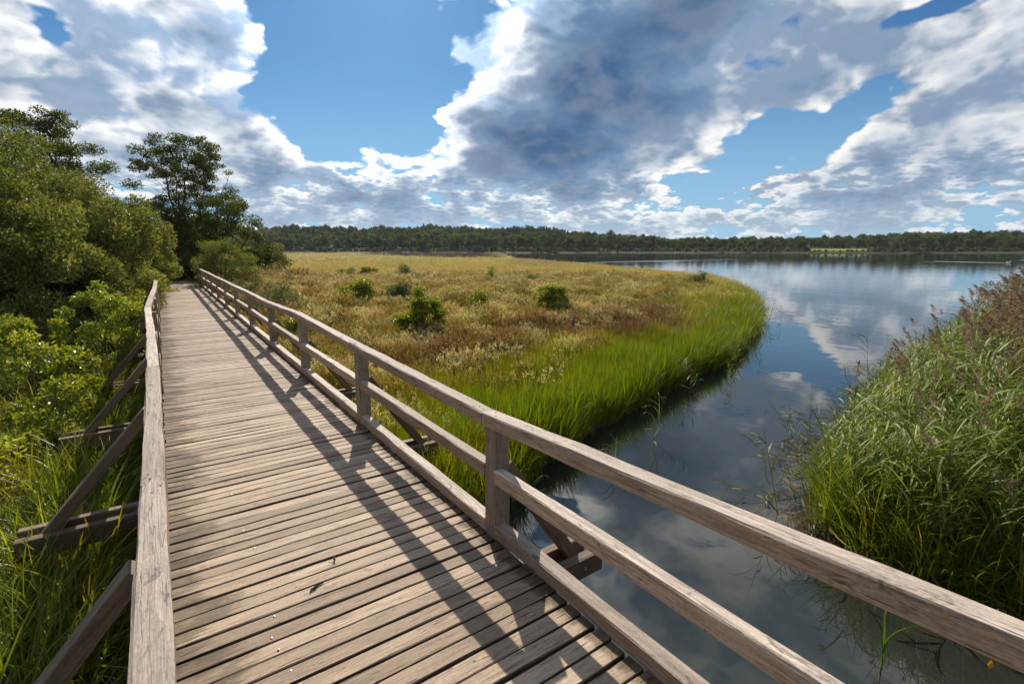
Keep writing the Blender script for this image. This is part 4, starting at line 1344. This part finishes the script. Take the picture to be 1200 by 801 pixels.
# trodden earth path leading on from the deck into the trees
m_, g = new_mat('trodden_earth')
p = g.n('ShaderNodeNewGeometry').outputs['Position']
nz = g.noise(p, 7.0, 6.0, 0.7)
finish(g, g.n('ShaderNodeBsdfPrincipled', {'Base Color': g.mix(g.mr(nz, .3, .7), (.17, .13, .09, 1), (.36, .29, .21, 1)), 'Roughness': .95, 'Specular IOR Level': .1,
          'Normal': g.n('ShaderNodeBump', {'Strength': .7, 'Distance': .02, 'Height': nz}).outputs[0]}).outputs[0])
V, Q = [], []
for i in range(15):
    yy = YEND + .01 + i * .75
    wl_, wr_ = .62 + .09 * math.sin(i * 1.7), .62 + .10 * math.sin(i * 2.3 + 1)
    for j, xx in enumerate((-wl_, -.3, 0, .3, wr_)):
        V.append((PATHX + xx - .004 * i * i, yy, (-.075 if j in (0, 4) else -.035) + .008 * math.sin(i * 3.1 + j)))
Q = [(i * 5 + j, i * 5 + j + 1, i * 5 + j + 6, i * 5 + j + 5) for i in range(14) for j in range(4)]
props(link('path', np_mesh('path', V, np.array(Q), [m_], smooth=True)), kind='structure')

# a house half hidden among the trees
M_BRICK = plain_mat('house_brick', (0.30, 0.19, 0.15), 0.9, 0.2, 0, 0.2, 3.0)
M_ROOF = plain_mat('house_roof', (0.20, 0.12, 0.10), 0.85, 0.2, 0, 0.25, 2.0)
M_PANE = plain_mat('window_glass', (0.03, 0.035, 0.04), 0.1, 0.5)
M_FRAME = plain_mat('white_paint', (0.75, 0.75, 0.72), 0.6, 0.4, 0, 0.05)


def box(G, x0, x1, y0, y1, z0, z1, tint=.5):
    V = [(x, y, z) for x in (x0, x1) for y in (y0, y1) for z in (z0, z1)]
    G.add(V, None, [(0, 1, 3, 2), (4, 6, 7, 5), (0, 4, 5, 1), (2, 3, 7, 6), (0, 2, 6, 4), (1, 5, 7, 3)], tint)


hx, hy = far_xy(math.degrees(px_dir(1036, 284)[0]), 60)
house = empty('house', (hx, hy, far_z(hx, hy) - .2), 'brick house with pitched roof half hidden among trees across the lake', 'house')
house.scale = (.8, .8, .8)
house.rotation_euler = (0, 0, -px_dir(1036, 284)[0] + .25)
G = Geo(); box(G, -5, 5, -3.5, 3.5, 0, 3.9)
G.add([(-5, -3.5, 3.9), (-5, 3.5, 3.9), (-5, 0, 6.6), (5, -3.5, 3.9), (5, 3.5, 3.9), (5, 0, 6.6)], [(0, 2, 1), (3, 4, 5)], None)
link('wall', G.mesh('wall', [M_BRICK]), house)
G = Geo()
for sgn in (-1, 1):
    a = [(-5.4, sgn * 3.95, 3.60), (5.4, sgn * 3.95, 3.60), (5.4, 0, 6.72), (-5.4, 0, 6.72)]
    G.add(a + [(p_[0], p_[1], p_[2] + .16) for p_ in a], None, [(0, 1, 2, 3), (7, 6, 5, 4), (0, 4, 5, 1), (1, 5, 6, 2), (3, 2, 6, 7), (0, 3, 7, 4)])
roof = link('roof', G.mesh('roof', [M_ROOF]), house)
G = Geo(); box(G, 2.2, 3.0, -.4, .4, 5.6, 8.0); link('chimney', G.mesh('chimney', [M_BRICK]), roof)
for wx in (-3.2, 0.0, 3.2):
    G = Geo(); box(G, wx - .62, wx + .62, -3.58, -3.503, 1.2, 2.7); w_ = link('window', G.mesh('window', [M_FRAME]), house)
    for dx in (-.3, .3):
        G = Geo(); box(G, wx + dx - .25, wx + dx + .25, -3.60, -3.583, 1.3, 2.6); link('pane', G.mesh('pane', [M_PANE]), w_)

# ------------------------------------------------------------------ small things
# a swan crossing the lake, its wake behind it
M_SWAN = plain_mat('white_feathers', (0.85, 0.85, 0.83), 0.7, 0.3, 0, 0.04)
M_BILL = plain_mat('orange_bill', (0.75, 0.25, 0.04), 0.5, 0.4, 0, 0.1)
a0, sl0 = px_dir(1182, 308)
D0 = (EYE - WATER) / -sl0
sx, sy = D0 * math.sin(a0), D0 * math.cos(a0)
a1, sl1 = px_dir(1092, 306.2)
D1 = (EYE - WATER) / -sl1
ex, ey = D1 * math.sin(a1), D1 * math.cos(a1)
hd = math.atan2(sy - ey, sx - ex)
swan = empty('swan', (sx, sy, WATER), 'white swan swimming across the open lake with a bright wake behind', 'bird')
swan.rotation_euler = (0, 0, hd)
swan.scale = (.6, .6, .6)
G = Geo()
ts = np.linspace(0, 1, 13)
body = np.stack([-.62 + 1.12 * ts, 0 * ts, .14 + .10 * np.abs(ts - .45) ** 1.5 * 2 + .10 * (ts < .12)], 1)
G.tube(body, np.maximum(.02, .25 * np.sin(np.clip(ts * .93 + .04, 0, 1) * math.pi) ** .6), 12)
nk = np.array([(.36, 0, .20), (.50, 0, .34), (.52, 0, .50), (.44, 0, .64), (.42, 0, .76), (.50, 0, .83), (.60, 0, .80), (.66, 0, .77)])
G.tube(nk, [.10, .07, .052, .045, .045, .058, .052, .03], 9)
for sgn in (-1, 1):
    w = np.stack([-.50 + .78 * ts, sgn * (.14 + .07 * np.sin(ts * math.pi)), .27 + .07 * np.sin(ts * math.pi)], 1)
    G.tube(w, np.maximum(.012, .11 * np.sin(np.clip(ts * .9 + .08, 0, 1) * math.pi)), 8)
link('body', G.mesh('body', [M_SWAN], True), swan)
G = Geo(); G.tube(np.array([(.65, 0, .775), (.72, 0, .755), (.77, 0, .742)]), [.026, .02, .008], 7)
link('bill', G.mesh('bill', [M_BILL], True), swan)
# wake: two long low ripples of disturbed water
m_, g = new_mat('wake_water')
p = g.n('ShaderNodeNewGeometry').outputs['Position']
bp = g.n('ShaderNodeBump', {'Strength': 0.9, 'Distance': 0.25, 'Height': g.noise(p, 2.2, 4.0, 0.6)}).outputs[0]
finish(g, g.n('ShaderNodeBsdfPrincipled', {'Base Color': (.30, .32, .33, 1), 'Roughness': .5, 'IOR': 1.33, 'Normal': bp}).outputs[0])
V, Q = [], []
L_ = math.hypot(sx - ex, sy - ey)
ux, uy = (ex - sx) / L_, (ey - sy) / L_
for sgn in (-1, 1):
    b = len(V)
    for i in range(25):
        t = i / 24
        cx, cy = sx + ux * (.5 + L_ * t), sy + uy * (.5 + L_ * t)
        o_ = sgn * (.12 + 2.2 * t)
        wd = .22 + .7 * t
        for k, zz in ((-1, -.01), (0, .04 * (1 - .5 * t)), (1, -.01)):
            V.append((cx - uy * (o_ + k * wd * .5), cy + ux * (o_ + k * wd * .5), WATER + zz))
    Q += [(b + 3 * i + j, b + 3 * i + 3 + j, b + 3 * i + 4 + j, b + 3 * i + 1 + j) for i in range(24) for j in range(2)]
props(link('wake', np_mesh('wake', V, np.array(Q), [m_], smooth=True)), 'bright V-shaped wake on the lake trailing behind the swan', 'wake')

# white feather floating on the stream
G = Geo()
tt = np.linspace(-1, 1, 7)
V = []
for t in tt:
    w = .014 * math.sqrt(max(0.02, 1 - t * t))
    V += [(t * .032, -w, .006 + .006 * t * t), (t * .032, 0, .003 + .008 * t * t), (t * .032, w, .006 + .006 * t * t)]
G.add(V, None, [(3 * i + j, 3 * i + 3 + j, 3 * i + 4 + j, 3 * i + 1 + j) for i in range(6) for j in range(2)])
o = props(link('feather', G.mesh('feather', [M_SWAN], True), None, (2.61, 2.17, WATER)), 'small white feather floating on the dark stream below the handrail', 'feather')
o.rotation_euler = (0, 0, -.5)
# orange leaf caught under the edge of the near handrail
M_OLEAF = leaf_mat('orange_leaf', [(0.0, (.55, .22, .02)), (1.0, (.65, .32, .03))], .3, .5, .3)
G = Geo()
G.add([(-.012, 0, 0), (0, -.006, .002), (.013, 0, .001), (0, .006, .002), (0, 0, -.001)], [(0, 1, 4), (1, 2, 4), (2, 3, 4), (3, 0, 4)], None)
o = props(link('fallen_leaf', G.mesh('fallen_leaf', [M_OLEAF]), None, (1.470, 0.185, .760)), 'tiny orange leaf stuck to the side of the nearest handrail', 'leaf')
o.rotation_euler = (R(20), R(-80), .3)
# reed shoots standing alone in the stream
for (X, Y, hh, sd_, lab) in ((3.66, .95, .42, 1, 'single green reed shoot standing in the dark water below the near handrail'),):
    root = empty('reed_shoot', (X, Y, WATER - .1), lab, 'reed')
    rng = np.random.default_rng(sd_)
    M_SHOOT = M_SHOOT if 'M_SHOOT' in globals() else leaf_mat('reed_shoot', [(0, (.06, .13, .01)), (1, (.10, .18, .02))], .4, .4, .4)
    G = Geo()
    G.tube(np.array([(0, 0, 0), (.01, 0, .2), (.0, .02, .38)]), [.006, .005, .003], 6, .4)
    link('stem', G.mesh('stem', [M_SHOOT]), root)
    for a in (2.2, 5.0, .6):
        G = Geo(); blade(G, np.array([0, 0, .14 + .05 * a / 2]), np.array([math.cos(a), math.sin(a), 0]), hh, .030, .55 if a > 1 else .2, rng, 6, .6)
        link('leaf', G.mesh('leaf', [M_SHOOT]), root)
# bits of twig lying on the planks
M_TWIG = plain_mat('twig', (.045, .035, .025), .9, .2)
for (X, Y, L_, rz, lab) in ((.48, 2.43, .085, .5, 'short dark broken twig lying on the planks in the sun'), (.62, 2.62, .05, 1.2, 'smaller dark crumb of bark on the planks near the broken twig')):
    G = Geo()
    rng = np.random.default_rng(int(X * 100))
    pts = np.stack([np.linspace(-L_ / 2, L_ / 2, 6), rng.normal(0, .005, 6), .006 + np.abs(rng.normal(0, .002, 6))], 1)
    G.tube(pts, [.002, .005, .006, .006, .004, .002], 6)
    G.tube(np.array([pts[2], pts[2] + [.014, .016, .004], pts[2] + [.02, .028, .002]]), [.003, .002, .001], 5)
    o = props(link('twig', G.mesh('twig', [M_TWIG]), None, (X, Y, .001)), lab, 'twig')
    o.rotation_euler = (0, 0, rz)


# ------------------------------------------------------------------ a little summer haze over the lake
m_, g = new_mat('haze')
v = g.n('ShaderNodeVolumePrincipled', {'Color': (0.82, 0.89, 1.0, 1.0), 'Density': 0.00008, 'Anisotropy': 0.3})
o_ = g.n('ShaderNodeOutputMaterial')
g.t.links.new(v.outputs[0], o_.inputs['Volume'])
G = Geo(); box(G, -2400, 2400, -2400, 2400, -3.2, 48)
props(link('haze', G.mesh('haze', [m_])), kind='stuff')
